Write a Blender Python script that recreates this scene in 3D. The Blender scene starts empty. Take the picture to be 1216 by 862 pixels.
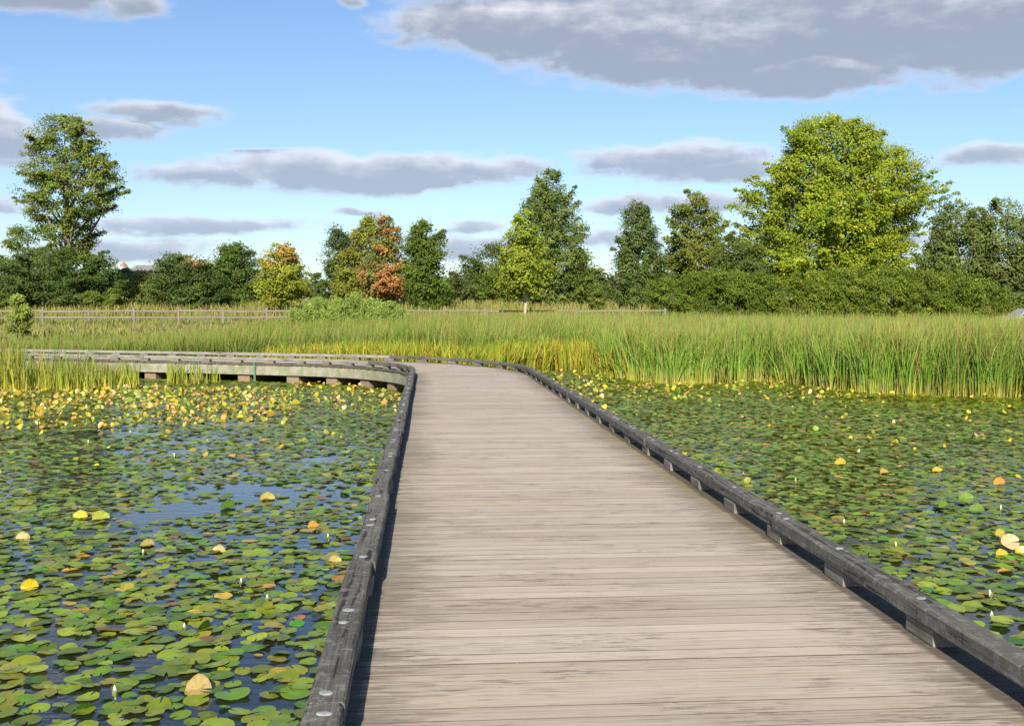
import bpy, math, random
import numpy as np
from mathutils import Vector, Matrix
rng = np.random.default_rng(7); random.seed(7)
R = math.radians
scene = bpy.context.scene
COL = scene.collection

# ---------------------------------------------------------------- camera
HC, F, HORIZ = 1.65, 1297.0, 366.1            # eye height above the deck, focal length in photo pixels
PITCH = math.atan((431 - HORIZ) / F)
cam = bpy.data.objects.new('camera', bpy.data.cameras.new('camera')); COL.objects.link(cam)
cam.location = (0, 0, HC); cam.rotation_euler = (math.pi / 2 - PITCH, 0, 0)
cam.data.sensor_width = 36; cam.data.lens = 36 * F / 1216
cam.data.clip_start = .05; cam.data.clip_end = 6000
scene.camera = cam

# ---------------------------------------------------------------- light
SUN_EL, SUN_AZ = 31.0, 6.5                    # sun behind the viewer, a little to the left
sun = bpy.data.objects.new('sun', bpy.data.lights.new('sun', 'SUN')); COL.objects.link(sun)
sun.data.energy = 5.0; sun.data.angle = R(.53); sun.data.color = (1.0, .90, .72)
sun.rotation_euler = (R(90 - SUN_EL), 0, -R(SUN_AZ))
scene.view_settings.view_transform = 'Standard'; scene.view_settings.look = 'None'
scene.view_settings.exposure = 0.85; scene.view_settings.gamma = 1
scene.cycles.use_denoising = False
scene.cycles.max_bounces = 8; scene.cycles.transparent_max_bounces = 8
scene.cycles.sample_clamp_indirect = 4

def node_tree(nt):
    nt.nodes.clear()
    def N(t, ins=None, **kw):
        n = nt.nodes.new(t)
        for k, v in kw.items(): setattr(n, k, v)
        for k, v in (ins or {}).items():
            if isinstance(v, bpy.types.NodeSocket): nt.links.new(v, n.inputs[k])
            else: n.inputs[k].default_value = v
        return n
    def ma(op, a, b=0.0, c=0.0, clamp=False):
        n = N('ShaderNodeMath', {0: a, 1: b, 2: c}, operation=op); n.use_clamp = clamp; return n.outputs[0]
    def ss(v, lo, hi, a=0.0, b=1.0):
        return N('ShaderNodeMapRange', {0: v, 1: lo, 2: hi, 3: a, 4: b}, interpolation_type='SMOOTHSTEP').outputs[0]
    def mix(f, a, b, mode='MIX'):
        n = N('ShaderNodeMix', None, data_type='RGBA', blend_type=mode)
        for k, v in ((0, f), (6, a), (7, b)):
            if isinstance(v, bpy.types.NodeSocket): nt.links.new(v, n.inputs[k])
            else: n.inputs[k].default_value = v if k == 0 else tuple(v) + ((1,) if len(v) == 3 else ())
        return n.outputs[2]
    def noise(vec, scale, detail=4, rough=.55, out=0):
        return N('ShaderNodeTexNoise', {'Vector': vec, 'Scale': scale, 'Detail': detail, 'Roughness': rough}).outputs[out]
    return N, ma, ss, mix, noise

# ---------------------------------------------------------------- sky with clouds (a function of direction only)
world = bpy.data.worlds.new('World'); scene.world = world; world.use_nodes = True
N, ma, ss, mix, noise = node_tree(world.node_tree)
sky = N('ShaderNodeTexSky', sky_type='NISHITA')
sky.sun_disc = False; sky.sun_elevation = R(SUN_EL); sky.sun_rotation = R(180 + SUN_AZ)
sky.air_density = 1.0; sky.dust_density = .6; sky.ozone_density = 2.2; sky.altitude = 0
gen = N('ShaderNodeTexCoord').outputs['Generated']
sep = N('ShaderNodeSeparateXYZ', {0: gen})
az = ma('ARCTAN2', sep.outputs[0], sep.outputs[1]); el = ma('ARCSINE', sep.outputs[2])
p1 = N('ShaderNodeCombineXYZ', {0: ma('MULTIPLY', az, 9), 1: ma('MULTIPLY', el, 26), 2: 0.3}).outputs[0]
p2 = N('ShaderNodeCombineXYZ', {0: ma('MULTIPLY', az, 34), 1: ma('MULTIPLY', el, 70), 2: 5.1}).outputs[0]
n1 = noise(p1, 1.0, 3, .5); n2 = noise(p2, 1.0, 6, .62)
warp = N('ShaderNodeTexNoise', {'Vector': p1, 'Scale': 1.7, 'Detail': 5.0}).outputs['Color']
wsep = N('ShaderNodeSeparateXYZ', {0: warp})
az2 = ma('MULTIPLY_ADD', ma('SUBTRACT', wsep.outputs[0], .5), .05, az)
el2 = ma('MULTIPLY_ADD', ma('SUBTRACT', wsep.outputs[1], .5), .020, el)
CLOUDS = [  # photo centre x,y, half width, half height, weight
    (660, 42, 185, 38, 1.05), (860, 48, 270, 70, 1.25), (1140, 44, 270, 76, 1.3), (950, 98, 150, 32, 1.1), (1290, 30, 170, 80, 1), (700, 2, 200, 30, 1),
    (35, 12, 115, 42, 1.2), (-60, 20, 80, 40, 1), (160, 36, 44, 22, .72), (418, 18, 20, 13, .75),
    (-8, 178, 48, 38, 1), (190, 149, 82, 15, .85), (148, 170, 62, 18, .75),
    (420, 209, 200, 23, 1.08), (265, 214, 95, 17, 1), (570, 203, 90, 17, 1), (795, 195, 125, 21, 1), (860, 205, 80, 16, .9), (1200, 204, 100, 15, .9),
    (0, 256, 34, 12, .8), (235, 272, 165, 13, .85), (430, 257, 55, 7, .6), (565, 270, 48, 10, .8), (170, 302, 130, 17, .8), (530, 294, 130, 17, .8),
    (735, 245, 62, 12, .95), (845, 243, 75, 12, .9), (740, 285, 90, 20, .65), (310, 188, 60, 6, .6), (1040, 168, 40, 6, .5), (1010, 290, 200, 16, .7),
    (-300, 120, 190, 30, 1), (-420, 230, 200, 22, 1), (1500, 160, 180, 26, 1), (1640, 40, 260, 50, 1), (1420, 260, 150, 12, .8),
    (-700, -120, 240, 60, 1), (300, -420, 330, 70, .9), (1250, -520, 360, 80, .9), (2100, 60, 300, 60, 1)]
V = S = None
for cx, cy, rx, ry, w in CLOUDS:
    a0 = math.atan((cx - 608) / F); e0 = (HORIZ - cy) / F
    dx = ma('MULTIPLY', ma('SUBTRACT', az2, a0), F / rx / 1.12)
    dy = ma('MULTIPLY', ma('SUBTRACT', el2, e0), F / ry / 1.12)
    d = ma('SQRT', ma('ADD', ma('MULTIPLY', dx, dx), ma('MULTIPLY', dy, dy)))
    v = ma('MULTIPLY', ma('SUBTRACT', 1.0, d), 1.0 + 4 * (w - 1)) if w >= 1 else ma('SUBTRACT', w, d)
    s = ma('MULTIPLY_ADD', N('ShaderNodeClamp', {0: dy, 1: -1.0, 2: 1.0}).outputs[0], -.4, v)
    V = v if V is None else ma('MAXIMUM', V, v)
    S = s if S is None else ma('MAXIMUM', S, s)
amp = ma('ADD', ma('MULTIPLY', ma('SUBTRACT', n1, .5), .9), ma('MULTIPLY', ma('SUBTRACT', n2, .5), .95))
D = ma('ADD', V, amp)
alpha = ss(D, -.12, .46)
low = ma('MULTIPLY', ma('SUBTRACT', S, V), 2.5)
low = ma('ADD', ma('MULTIPLY_ADD', ma('SUBTRACT', n2, .5), 1.7, low), ma('MULTIPLY_ADD', ma('SUBTRACT', n1, .5), 1.6, N('ShaderNodeClamp', {0: ma('MULTIPLY', V, .6), 1: -.5, 2: .5}).outputs[0]))
n3 = noise(N('ShaderNodeCombineXYZ', {0: ma('MULTIPLY', az, 17), 1: ma('MULTIPLY', el, 60), 2: 9.7}).outputs[0], 1.0, 5, .6)
low = ma('MULTIPLY_ADD', ma('SUBTRACT', n3, .5), 1.3, low)
shade = ma('MULTIPLY', ss(low, -1.05, .85), ss(D, .0, .5, .45, 1.0))
ccol = mix(shade, (.58, .575, .59), (.205, .236, .292))
nearhor = ss(el, .04, .24, 1, 0)
ccol = mix(ma('MULTIPLY', nearhor, .5), ccol, (.29, .36, .47))
bgs = N('ShaderNodeBackground', {'Color': mix(1.0, sky.outputs[0], (.89, .965, 1.09), 'MULTIPLY'), 'Strength': .077})
bgc = N('ShaderNodeBackground', {'Color': ccol, 'Strength': 1.0})
ms = N('ShaderNodeMixShader', {0: ma('MULTIPLY', alpha, .93), 1: bgs.outputs[0], 2: bgc.outputs[0]})
N('ShaderNodeOutputWorld', {0: ms.outputs[0]})

# ---------------------------------------------------------------- helpers
def px(x, y, z):
    """world point at height z seen at photo pixel x,y"""
    u, v = (x - 608) / F, -(y - 431) / F
    dy, dz = math.cos(PITCH) + v * math.sin(PITCH), -math.sin(PITCH) + v * math.cos(PITCH)
    t = (z - HC) / dz
    return Vector((u * t, dy * t, z))
def pz(x, y, Y):
    """world point at distance Y seen at photo pixel x,y"""
    u, v = (x - 608) / F, -(y - 431) / F
    dy, dz = math.cos(PITCH) + v * math.sin(PITCH), -math.sin(PITCH) + v * math.cos(PITCH)
    t = Y / dy
    return Vector((u * t, Y, HC + dz * t))
def tag(o, label=None, cat=None, group=None, kind=None):
    for k, v in (('label', label), ('category', cat), ('group', group), ('kind', kind)):
        if v: o[k] = v
    return o
def empty(name, loc, label, cat, group=None, rz=0):
    o = bpy.data.objects.new(name, None); COL.objects.link(o); o.location = loc; o.rotation_euler.z = rz
    o.empty_display_size = .2
    return tag(o, label, cat, group)
def link(name, me, mat, parent=None, loc=None):
    o = bpy.data.objects.new(name, me); COL.objects.link(o)
    if mat and not me.materials: me.materials.append(mat)
    if parent:
        o.parent = parent
        if loc is None: o.matrix_parent_inverse = Matrix.Translation(parent.location).inverted() if not any(parent.rotation_euler) else parent.matrix_basis.inverted()
    if loc is not None: o.location = loc
    return o
def fastmesh(name, v, f, col=None, smooth=False, uv=None):
    """v (n,3), f (m,k) equal sized faces"""
    v = np.asarray(v, np.float32); f = np.asarray(f, np.int32); k = f.shape[1]
    me = bpy.data.meshes.new(name)
    me.vertices.add(len(v)); me.vertices.foreach_set('co', v.ravel())
    me.loops.add(f.size); me.loops.foreach_set('vertex_index', f.ravel())
    me.polygons.add(len(f)); me.polygons.foreach_set('loop_start', np.arange(0, f.size, k, dtype=np.int32))
    me.polygons.foreach_set('loop_total', np.full(len(f), k, np.int32))
    if smooth: me.polygons.foreach_set('use_smooth', np.ones(len(f), bool))
    if col is not None:
        a = me.attributes.new('Col', 'FLOAT_COLOR', 'POINT')
        a.data.foreach_set('color', np.c_[np.asarray(col, np.float32), np.ones(len(v), np.float32)].ravel())
    if uv is not None:
        l = me.uv_layers.new(name='UVMap'); l.data.foreach_set('uv', np.asarray(uv, np.float32)[f.ravel()].ravel())
    me.update(calc_edges=True); me.validate()
    return me
class MB:
    def __init__(s): s.v, s.f, s.uv = [], [], []
    def add(s, v, f, uv=None):
        b = len(s.v); s.v += [tuple(p) for p in v]; s.f += [[i + b for i in q] for q in f]
        s.uv += uv if uv else [(p[0], p[1]) for p in v]
    def build(s, name, smooth=False):
        me = bpy.data.meshes.new(name); me.from_pydata(s.v, [], s.f); me.update()
        l = me.uv_layers.new(name='UVMap')
        for lp in me.loops: l.data[lp.index].uv = s.uv[lp.vertex_index]
        if smooth: me.polygons.foreach_set('use_smooth', [True] * len(me.polygons))
        return me
    def beam(s, a, b, w, h, bev=.008, n=1, jit=0, up=Vector((0, 0, 1))):
        """timber from a to b (centres of the ends), w wide, h high, eased edges"""
        a, b = Vector(a), Vector(b); t = (b - a).normalized(); side = t.cross(up).normalized(); up2 = side.cross(t)
        x, y = w / 2, h / 2; e = bev
        prof = [(-x, -y + e), (-x, y - e), (-x + e, y), (x - e, y), (x, y - e), (x, -y + e), (x - e, -y), (-x + e, -y)]
        per = [0]
        for i in range(8): per.append(per[-1] + math.dist(prof[i], prof[(i + 1) % 8]))
        L = (b - a).length; vv, uv, ff = [], [], []
        k = random.uniform(0, 50)
        for i in range(n + 1):
            c = a.lerp(b, i / n)
            for j, (p, q) in enumerate(prof):
                jj = random.uniform(-jit, jit) if 0 < i < n else 0
                vv.append(c + side * (p + jj) + up2 * (q + (random.uniform(-jit, jit) if 0 < i < n else 0))); uv.append((L * i / n + k, per[j]))
        for i in range(n):
            for j in range(8): ff.append((i * 8 + j, i * 8 + (j + 1) % 8, i * 8 + 8 + (j + 1) % 8, i * 8 + 8 + j))
        ff.append(tuple(range(7, -1, -1))); ff.append(tuple(range(n * 8, n * 8 + 8)))
        s.add(vv, ff, uv)
        return s
    def tube(s, pts, rad, n=8):
        vv, ff = [], []; pts = [Vector(p) for p in pts]
        for i, p in enumerate(pts):
            t = (pts[min(i + 1, len(pts) - 1)] - pts[max(i - 1, 0)]).normalized()
            u = t.orthogonal().normalized() if abs(t.z) < .9 else t.cross(Vector((0, 1, 0))).normalized()
            w = t.cross(u)
            for j in range(n):
                a = 2 * math.pi * j / n; vv.append(p + (u * math.cos(a) + w * math.sin(a)) * rad[i])
        for i in range(len(pts) - 1):
            for j in range(n): ff.append((i * n + j, i * n + (j + 1) % n, i * n + n + (j + 1) % n, i * n + n + j))
        ff.append(tuple(range(n - 1, -1, -1))); ff.append(tuple(range((len(pts) - 1) * n, len(pts) * n)))
        s.add(vv, ff); return s
    def box(s, c, sx, sy, sz):
        x, y, z = sx / 2, sy / 2, sz / 2
        vv = [(c[0] + i * x, c[1] + j * y, c[2] + k * z) for k in (-1, 1) for j in (-1, 1) for i in (-1, 1)]
        s.add(vv, [(0, 2, 3, 1), (4, 5, 7, 6), (0, 1, 5, 4), (2, 6, 7, 3), (0, 4, 6, 2), (1, 3, 7, 5)]); return s
def sines(P, scale, seed, k=7):
    """cheap smooth 3-D noise, about -1..1"""
    r = np.random.default_rng(seed); o = np.zeros(len(P))
    for i in range(k):
        w = r.normal(size=P.shape[1]) * scale * (1 + .35 * i); o += np.sin(P @ w + r.uniform(0, 6.28)) / (1 + .3 * i)
    return o / 2.4

# ---------------------------------------------------------------- materials
def material(name, fn):
    m = bpy.data.materials.new(name); m.use_nodes = True
    h = node_tree(m.node_tree); sh = fn(*h); h[0]('ShaderNodeOutputMaterial', {0: sh}); return m
def principled(N, **kw): return N('ShaderNodeBsdfPrincipled', {k.replace('_', ' '): v for k, v in kw.items()})
def leafmat(name, rough=.6, transl=.35, spec=.12):
    def fn(N, ma, ss, mix, noise):
        c = N('ShaderNodeAttribute', attribute_name='Col').outputs['Color']
        b = principled(N, Base_Color=c, Roughness=rough); b.inputs['Specular IOR Level'].default_value = spec
        t = N('ShaderNodeBsdfTranslucent', {0: mix(1.0, c, (1.15, 1.2, .55), 'MULTIPLY')})
        return N('ShaderNodeMixShader', {0: transl, 1: b.outputs[0], 2: t.outputs[0]}).outputs[0]
    return material(name, fn)
def plain(name, c, rough=.6, metal=0.0, var=.15, scale=8.0):
    def fn(N, ma, ss, mix, noise):
        pos = N('ShaderNodeNewGeometry').outputs['Position']
        n = noise(pos, scale, 4, .6)
        cc = mix(ss(n, .3, .7), tuple(x * (1 - var) for x in c), tuple(min(1, x * (1 + var)) for x in c))
        return principled(N, Base_Color=cc, Roughness=rough, Metallic=metal).outputs[0]
    return material(name, fn)
M_leaf = leafmat('leaf_foliage', .6, .33); M_reed = leafmat('reed_blade', .6, .3, .15); M_needle = leafmat('hedge_foliage', .6, .25, .1)

def deck_fn(N, ma, ss, mix, noise):
    uv = N('ShaderNodeUVMap', uv_map='UVMap').outputs[0]; s = N('ShaderNodeSeparateXYZ', {0: uv})
    u, v = s.outputs[0], s.outputs[1]
    isl = N('ShaderNodeNewGeometry').outputs['Random Per Island']
    pos = N('ShaderNodeNewGeometry').outputs['Position']
    def vec(a, b): return N('ShaderNodeCombineXYZ', {0: ma('MULTIPLY', u, a), 1: ma('MULTIPLY', v, b), 2: ma('MULTIPLY', isl, 37)}).outputs[0]
    grain = noise(vec(1.1, 70), 1.0, 7, .65); fine = noise(vec(5, 260), 1.0, 4, .6); blot = noise(vec(2.2, 11), 1.0, 6, .66)
    streak = noise(vec(.8, 26), 1.0, 5, .6)
    c = mix(isl, (.345, .294, .236), (.475, .413, .338))
    tone = noise(N('ShaderNodeVectorMath', {0: pos, 1: (.45, .9, 1)}, operation='MULTIPLY').outputs[0], 1.0, 4, .6)
    c = mix(ma('MULTIPLY', ss(tone, .38, .62), .35), c, (.43, .40, .365))
    c = mix(ss(grain, .34, .60), mix(.34, c, (.14, .118, .094)), c)
    c = mix(ma('MULTIPLY', ss(streak, .56, .70), .24), c, (.165, .138, .105))
    c = mix(ma('MULTIPLY', ss(fine, .5, .72), .35), c, (.52, .465, .40))
    warm = noise(vec(.5, 3), 1.0, 3, .5)
    c = mix(ma('MULTIPLY', ss(warm, .52, .75), .28), c, (.37, .265, .165))
    crack = noise(vec(3.2, 95), 1.0, 6, .62)
    c = mix(ma('MULTIPLY', ss(crack, .60, .66), .6), c, (.085, .07, .055))
    # raised-grain swirls round old knots, in scattered patches
    swirl = noise(N('ShaderNodeCombineXYZ', {0: ma('MULTIPLY', u, 5.0), 1: ma('MULTIPLY_ADD', ma('SUBTRACT', blot, .5), 4.0, ma('MULTIPLY', v, 55)), 2: ma('MULTIPLY', isl, 21)}).outputs[0], 1.0, 6, .65)
    patch = noise(N('ShaderNodeVectorMath', {0: pos, 1: (1.3, 2.6, 1)}, operation='MULTIPLY').outputs[0], 1.0, 4, .6)
    c = mix(ma('MULTIPLY', ma('MULTIPLY', ss(swirl, .51, .60), ss(patch, .47, .60)), .66), c, (.115, .098, .076))
    knot = noise(vec(6.0, 22), 1.0, 3, .5)
    c = mix(ma('MULTIPLY', ss(knot, .70, .76), .5), c, (.10, .08, .065))
    # dark mould that has grown in from the edges of the walkway
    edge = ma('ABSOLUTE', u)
    m = ma('ADD', ma('MULTIPLY', ss(edge, .6, 1.40), .46), ma('MULTIPLY', ma('SUBTRACT', blot, .5), .9))
    m = ma('ADD', m, ma('MULTIPLY', ma('SUBTRACT', grain, .5), 1.5))
    m2 = noise(N('ShaderNodeVectorMath', {0: pos, 1: (.35, .55, 1)}, operation='MULTIPLY').outputs[0], 1.0, 3, .5)
    m = ma('ADD', m, ma('ADD', ma('MULTIPLY', ma('SUBTRACT', swirl, .5), .9), ma('MULTIPLY', ma('SUBTRACT', m2, .5), .7)))
    c = mix(ma('MULTIPLY', ss(m, .23, .47), .64), c, (.11, .10, .078))
    moss = ma('MULTIPLY', ss(u, 1.15, 1.34), ss(m2, .40, .58))
    c = mix(ma('MULTIPLY', moss, .5), c, (.19, .16, .045))
    rail_shade = ss(ma('MULTIPLY_ADD', ma('SUBTRACT', blot, .5), .12, edge), 1.315, 1.36)  # rail shadow deepened in the deck colour, a dark strip along both kerb rails
    c = mix(ma('MULTIPLY', rail_shade, .72), c, (.045, .038, .03))
    spk = noise(pos, 26.0, 2, .5)
    c = mix(ma('MULTIPLY', ss(spk, .775, .785), .8), c, (.62, .60, .55))
    bump = N('ShaderNodeBump', {'Strength': .35, 'Distance': .004, 'Height': ma('ADD', grain, ma('MULTIPLY', crack, -.6))})
    b = principled(N, Base_Color=c, Roughness=.78, Normal=bump.outputs[0]); b.inputs['Specular IOR Level'].default_value = .25
    return b.outputs[0]
M_gap = plain('dirt_darkened_board_edge', (.055, .042, .03), .95, 0, .4, 5)
M_deck = material('weathered_deck_planks', deck_fn)

def timber_fn(c1, c2, dark, moss=0.0, cr=.66, worn=False):
    def fn(N, ma, ss, mix, noise):
        uv = N('ShaderNodeUVMap', uv_map='UVMap').outputs[0]; s = N('ShaderNodeSeparateXYZ', {0: uv})
        pos = N('ShaderNodeNewGeometry').outputs['Position']
        rnd = N('ShaderNodeObjectInfo').outputs['Random']
        def vec(a, b): return N('ShaderNodeCombineXYZ', {0: ma('MULTIPLY', s.outputs[0], a), 1: ma('MULTIPLY', s.outputs[1], b), 2: ma('MULTIPLY', rnd, 19)}).outputs[0]
        grain = noise(vec(1.5, 60), 1.0, 7, .65); blot = noise(pos, 4.0, 5, .6); crack = noise(vec(1.6, 34), 1.0, 4, .5)
        c = mix(ss(grain, .35, .68), c1, c2)
        c = mix(ma('MULTIPLY', ss(blot, .45, .68), .6), c, dark)
        c = mix(ma('MULTIPLY', rnd, .3), c, c2)
        c = mix(ma('MULTIPLY', ss(crack, cr, cr + .025), .85), c, (.012, .012, .012))
        if worn:
            mott = noise(pos, 16.0, 5, .65)
            c = mix(ma('MULTIPLY', ss(mott, .50, .66), .6), c, (.21, .205, .185))
            cross = noise(vec(26, 7), 1.0, 4, .6)
            c = mix(ma('MULTIPLY', ss(cross, .62, .67), .6), c, (.02, .02, .018))
        lich = noise(pos, 55.0, 3, .5)
        c = mix(ma('MULTIPLY', ss(lich, .66, .72), .5), c, (.36, .36, .33))
        if moss: c = mix(ma('MULTIPLY', ss(blot, .40, .6), moss), c, (.16, .19, .10))
        bump = N('ShaderNodeBump', {'Strength': .5, 'Distance': .006, 'Height': ma('SUBTRACT', grain, crack)})
        b = principled(N, Base_Color=c, Roughness=.82, Normal=bump.outputs[0]); b.inputs['Specular IOR Level'].default_value = .25
        return b.outputs[0]
    return fn
M_rail = material('black_weathered_timber', timber_fn((.056, .053, .046), (.135, .129, .114), (.036, .036, .032), 0, .585, True))
M_palerail = material('silvered_rail_timber', timber_fn((.15, .14, .122), (.29, .275, .245), (.11, .105, .092), 0, .62, True))
M_block = material('grey_timber_block', timber_fn((0.12, 0.108, 0.092), (0.216, 0.2, 0.176), (0.08, 0.076, 0.064)))
M_fascia = material('green_tinged_timber', timber_fn((0.184, 0.176, 0.144), (0.32, 0.304, 0.256), (0.192, 0.2, 0.152), .75, .72))
M_pier = material('tan_pier_timber', timber_fn((0.16, 0.116, 0.076), (0.264, 0.2, 0.136), (0.104, 0.08, 0.056), 0, .7))
M_fence = material('silvered_fence_timber', timber_fn((0.136, 0.118, 0.096), (0.216, 0.196, 0.168), (0.104, 0.088, 0.072), 0, .72))
M_cap = plain('dull_lead_grey_plug', (0.24, 0.248, 0.248), .7, 0, .3, 60)
M_bark = plain('grey_brown_bark', (0.136, 0.104, 0.076), .9, 0, .4, 6)
M_palebark = plain('pale_bark', (0.176, 0.148, 0.116), .9, 0, .3, 6)
M_ashbark = plain('ash_grey_bark', (.36, .31, .25), .9, 0, .25, 6)
M_greenpaint = plain('green_paint', (.05, .20, .13), .5, 0, .25, 12)
M_stem = plain('green_stem', (.13, .17, .04), .6)
def water_fn(N, ma, ss, mix, noise):
    pos = N('ShaderNodeNewGeometry').outputs['Position']
    a = noise(pos, 9.0, 3, .5); b_ = noise(N('ShaderNodeVectorMath', {0: pos, 1: (.5, 2.2, 1)}, operation='MULTIPLY').outputs[0], 6.0, 2, .5)
    bump = N('ShaderNodeBump', {'Strength': .22, 'Distance': .015, 'Height': ma('ADD', a, b_)})
    b = principled(N, Base_Color=(.012, .016, .012, 1), Roughness=.02, IOR=1.45, Normal=bump.outputs[0])
    return b.outputs[0]
M_water = material('dark_pond_water', water_fn)
def pad_fn(N, ma, ss, mix, noise):
    c = N('ShaderNodeAttribute', attribute_name='Col').outputs['Color']
    pos = N('ShaderNodeNewGeometry').outputs['Position']
    n = noise(pos, 22.0, 4, .6)
    c = mix(ma('MULTIPLY', ss(n, .54, .7), .25), c, (.20, .17, .04))
    sp = noise(pos, 45.0, 3, .6)
    c = mix(ma('MULTIPLY', ss(sp, .60, .70), .5), c, (.13, .075, .022))
    b = principled(N, Base_Color=c, Roughness=.36); b.inputs['Specular IOR Level'].default_value = .36
    t = N('ShaderNodeBsdfTranslucent', {0: mix(1.0, c, (1.2, 1.1, .5), 'MULTIPLY')})
    return N('ShaderNodeMixShader', {0: .22, 1: b.outputs[0], 2: t.outputs[0]}).outputs[0]
M_pad = material('waxy_lily_leaf', pad_fn)
def ground_fn(N, ma, ss, mix, noise):
    pos = N('ShaderNodeNewGeometry').outputs['Position']
    a = noise(pos, .12, 5, .6); b_ = noise(pos, 1.6, 5, .7)
    c = mix(ss(a, .38, .62), (.18, .18, .05), (.14, .17, .04))
    c = mix(ma('MULTIPLY', ss(b_, .4, .7), .5), c, (.24, .19, .08))
    return principled(N, Base_Color=c, Roughness=.95).outputs[0]
M_ground = material('dry_meadow_ground', ground_fn)

# ---------------------------------------------------------------- the walkway's course in plan
X0, HEAD, LS, RC, ARC, K2 = 1.2099, .0760, 29.0, 7.95, 1.1084, .0055
HW = 1.3807                                    # half width between the rails
DS = .02; _s = np.arange(-4, 64, DS); _c = np.zeros((len(_s), 3))
x, y, h = X0 + 2 * math.sin(HEAD), -2 - 2 * math.cos(HEAD), HEAD
for i, s in enumerate(_s):
    _c[i] = (x, y, h)
    if s >= 0 or True:
        k = 1 / RC if LS < s < LS + RC * ARC else (K2 if s >= LS + RC * ARC else 0)
        h += k * DS; x += -math.sin(h) * DS; y += math.cos(h) * DS
_c[:, 0] += X0 - np.interp(0, _s, _c[:, 0]); _c[:, 1] += -2 - np.interp(0, _s, _c[:, 1])
def C(s, off=0.0, z=0.0):
    x, y, h = (np.interp(s, _s, _c[:, i]) for i in range(3))
    return Vector((x + off * math.cos(h), y + off * math.sin(h), z))
_cs = _c[::10]
def walk_off(P):
    """distance from the walkway's centre line, in plan"""
    o = np.empty(len(P))
    for i in range(0, len(P), 4000):
        q = P[i:i + 4000]; o[i:i + 4000] = np.sqrt(((q[:, None, 0] - _cs[None, :, 0]) ** 2 + (q[:, None, 1] - _cs[None, :, 1]) ** 2).min(1))
    return o
WATER = -.55
_outer = np.array([(C(s, HW + .7).x, C(s, HW + .7).y) for s in np.arange(33, 63, .3)])
_sh = [tuple(p) for p in _outer[::-1] if p[0] < -1.2] + [(.2, 37.2), (1.6, 37.6), (3.0, 34.5), (3.5, 32.2), (4.5, 30.2), (6.2, 30.8), (7.7, 31.6), (8.5, 28.8), (9.3, 27.0), (10.3, 26.4), (12, 25.9), (14, 25.2), (25, 23), (45, 22)]
_sh = np.array(_sh); _sh[:, 1] *= np.where(_sh[:, 0] > .5, 1.045, 1.0)
def shore(X): return np.interp(X, _sh[:, 0], _sh[:, 1])
def gz(X, Y):
    """height of the ground"""
    X, Y = np.asarray(X, float), np.asarray(Y, float)
    z = np.interp(Y, [-60, -14, -6, 38, 44, 73, 100, 130, 250, 600, 2500], [1.2, .1, -1.1, -1.1, -.52, .58, 1.85, 2.2, 3.5, 6, 9])
    side = np.clip((np.abs(X) - 46) / 12, 0, 1); z = np.maximum(z, -1.1 + side * 1.5)
    far = np.clip((Y - 55) / 30, 0, 1)
    return z + .10 * np.sin(X * .21 + 1) * np.sin(Y * .17) * far

# ---------------------------------------------------------------- ground and water
gx = np.concatenate([np.linspace(-2500, -150, 12), np.linspace(-120, 120, 81), np.linspace(150, 2500, 12)])
gy = np.concatenate([np.linspace(-400, -40, 8), np.linspace(-30, 140, 86), np.linspace(160, 2500, 20)])
GX, GY = np.meshgrid(gx, gy); GV = np.c_[GX.ravel(), GY.ravel(), gz(GX, GY).ravel()]
nx = len(gx); ii = (np.arange(len(gy) - 1)[:, None] * nx + np.arange(nx - 1)[None]).ravel()
tag(link('ground', fastmesh('ground', GV, np.c_[ii, ii + 1, ii + nx + 1, ii + nx], smooth=True), M_ground), kind='structure')
w = MB(); w.add([(-62, -16, WATER), (62, -16, WATER), (62, 46, WATER), (-62, 46, WATER)], [(0, 1, 2, 3)])
tag(link('water', w.build('water'), M_water), kind='structure')

# ---------------------------------------------------------------- the boardwalk
bw = empty('boardwalk', C(0), 'long weathered grey plank boardwalk with low dark kerb rails, curving left across the lily pond', 'boardwalk')
DM = []; deck = MB(); s = -3.2; S_END = 60.0; EW = HW + .17
while s < S_END:
    w_ = random.uniform(.136, .143); g = random.choice([.0008, .001, .0015, .002, .004, .007]) / 2
    a, b = s + g, s + w_ - g; zt = random.uniform(-.0008, .0006); k = random.uniform(0, 90)
    el_, er_ = -EW - random.uniform(-.006, .018), EW + random.uniform(-.006, .018)
    tw = [random.uniform(-.0005, .0005) for _ in range(4)]
    ch = random.choice([.0003, .0004, .0006, .0008, .0012, .0025])
    prof = [(a, -.045), (a, zt - ch), (a + ch, zt), (b - .003, zt), (b, zt - .0025), (b, -.045)]
    vv, uv = [], []
    for e, off in enumerate((el_, er_)):
        for j, (ss_, z) in enumerate(prof):
            vv.append(C(ss_, off, z + (tw[e * 2 + (j > 2)] if j not in (0, 5) else 0))); uv.append((off, (ss_ - s) + k))
    n = 6
    deck.add(vv, [(j, j + n, j + n + 1, j + 1) for j in range(5)] + [(5, 11, 6, 0), tuple(range(6)), tuple(range(11, 5, -1))], uv); DM += [1, 1, 0, 0, 1, 0, 0, 0]
    s += w_
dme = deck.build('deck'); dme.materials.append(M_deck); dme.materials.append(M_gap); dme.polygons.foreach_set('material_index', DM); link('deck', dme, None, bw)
SP, PH = 1.16, .35
ks = [k for k in range(-3, 51) if PH + k * SP < S_END - 1]
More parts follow.
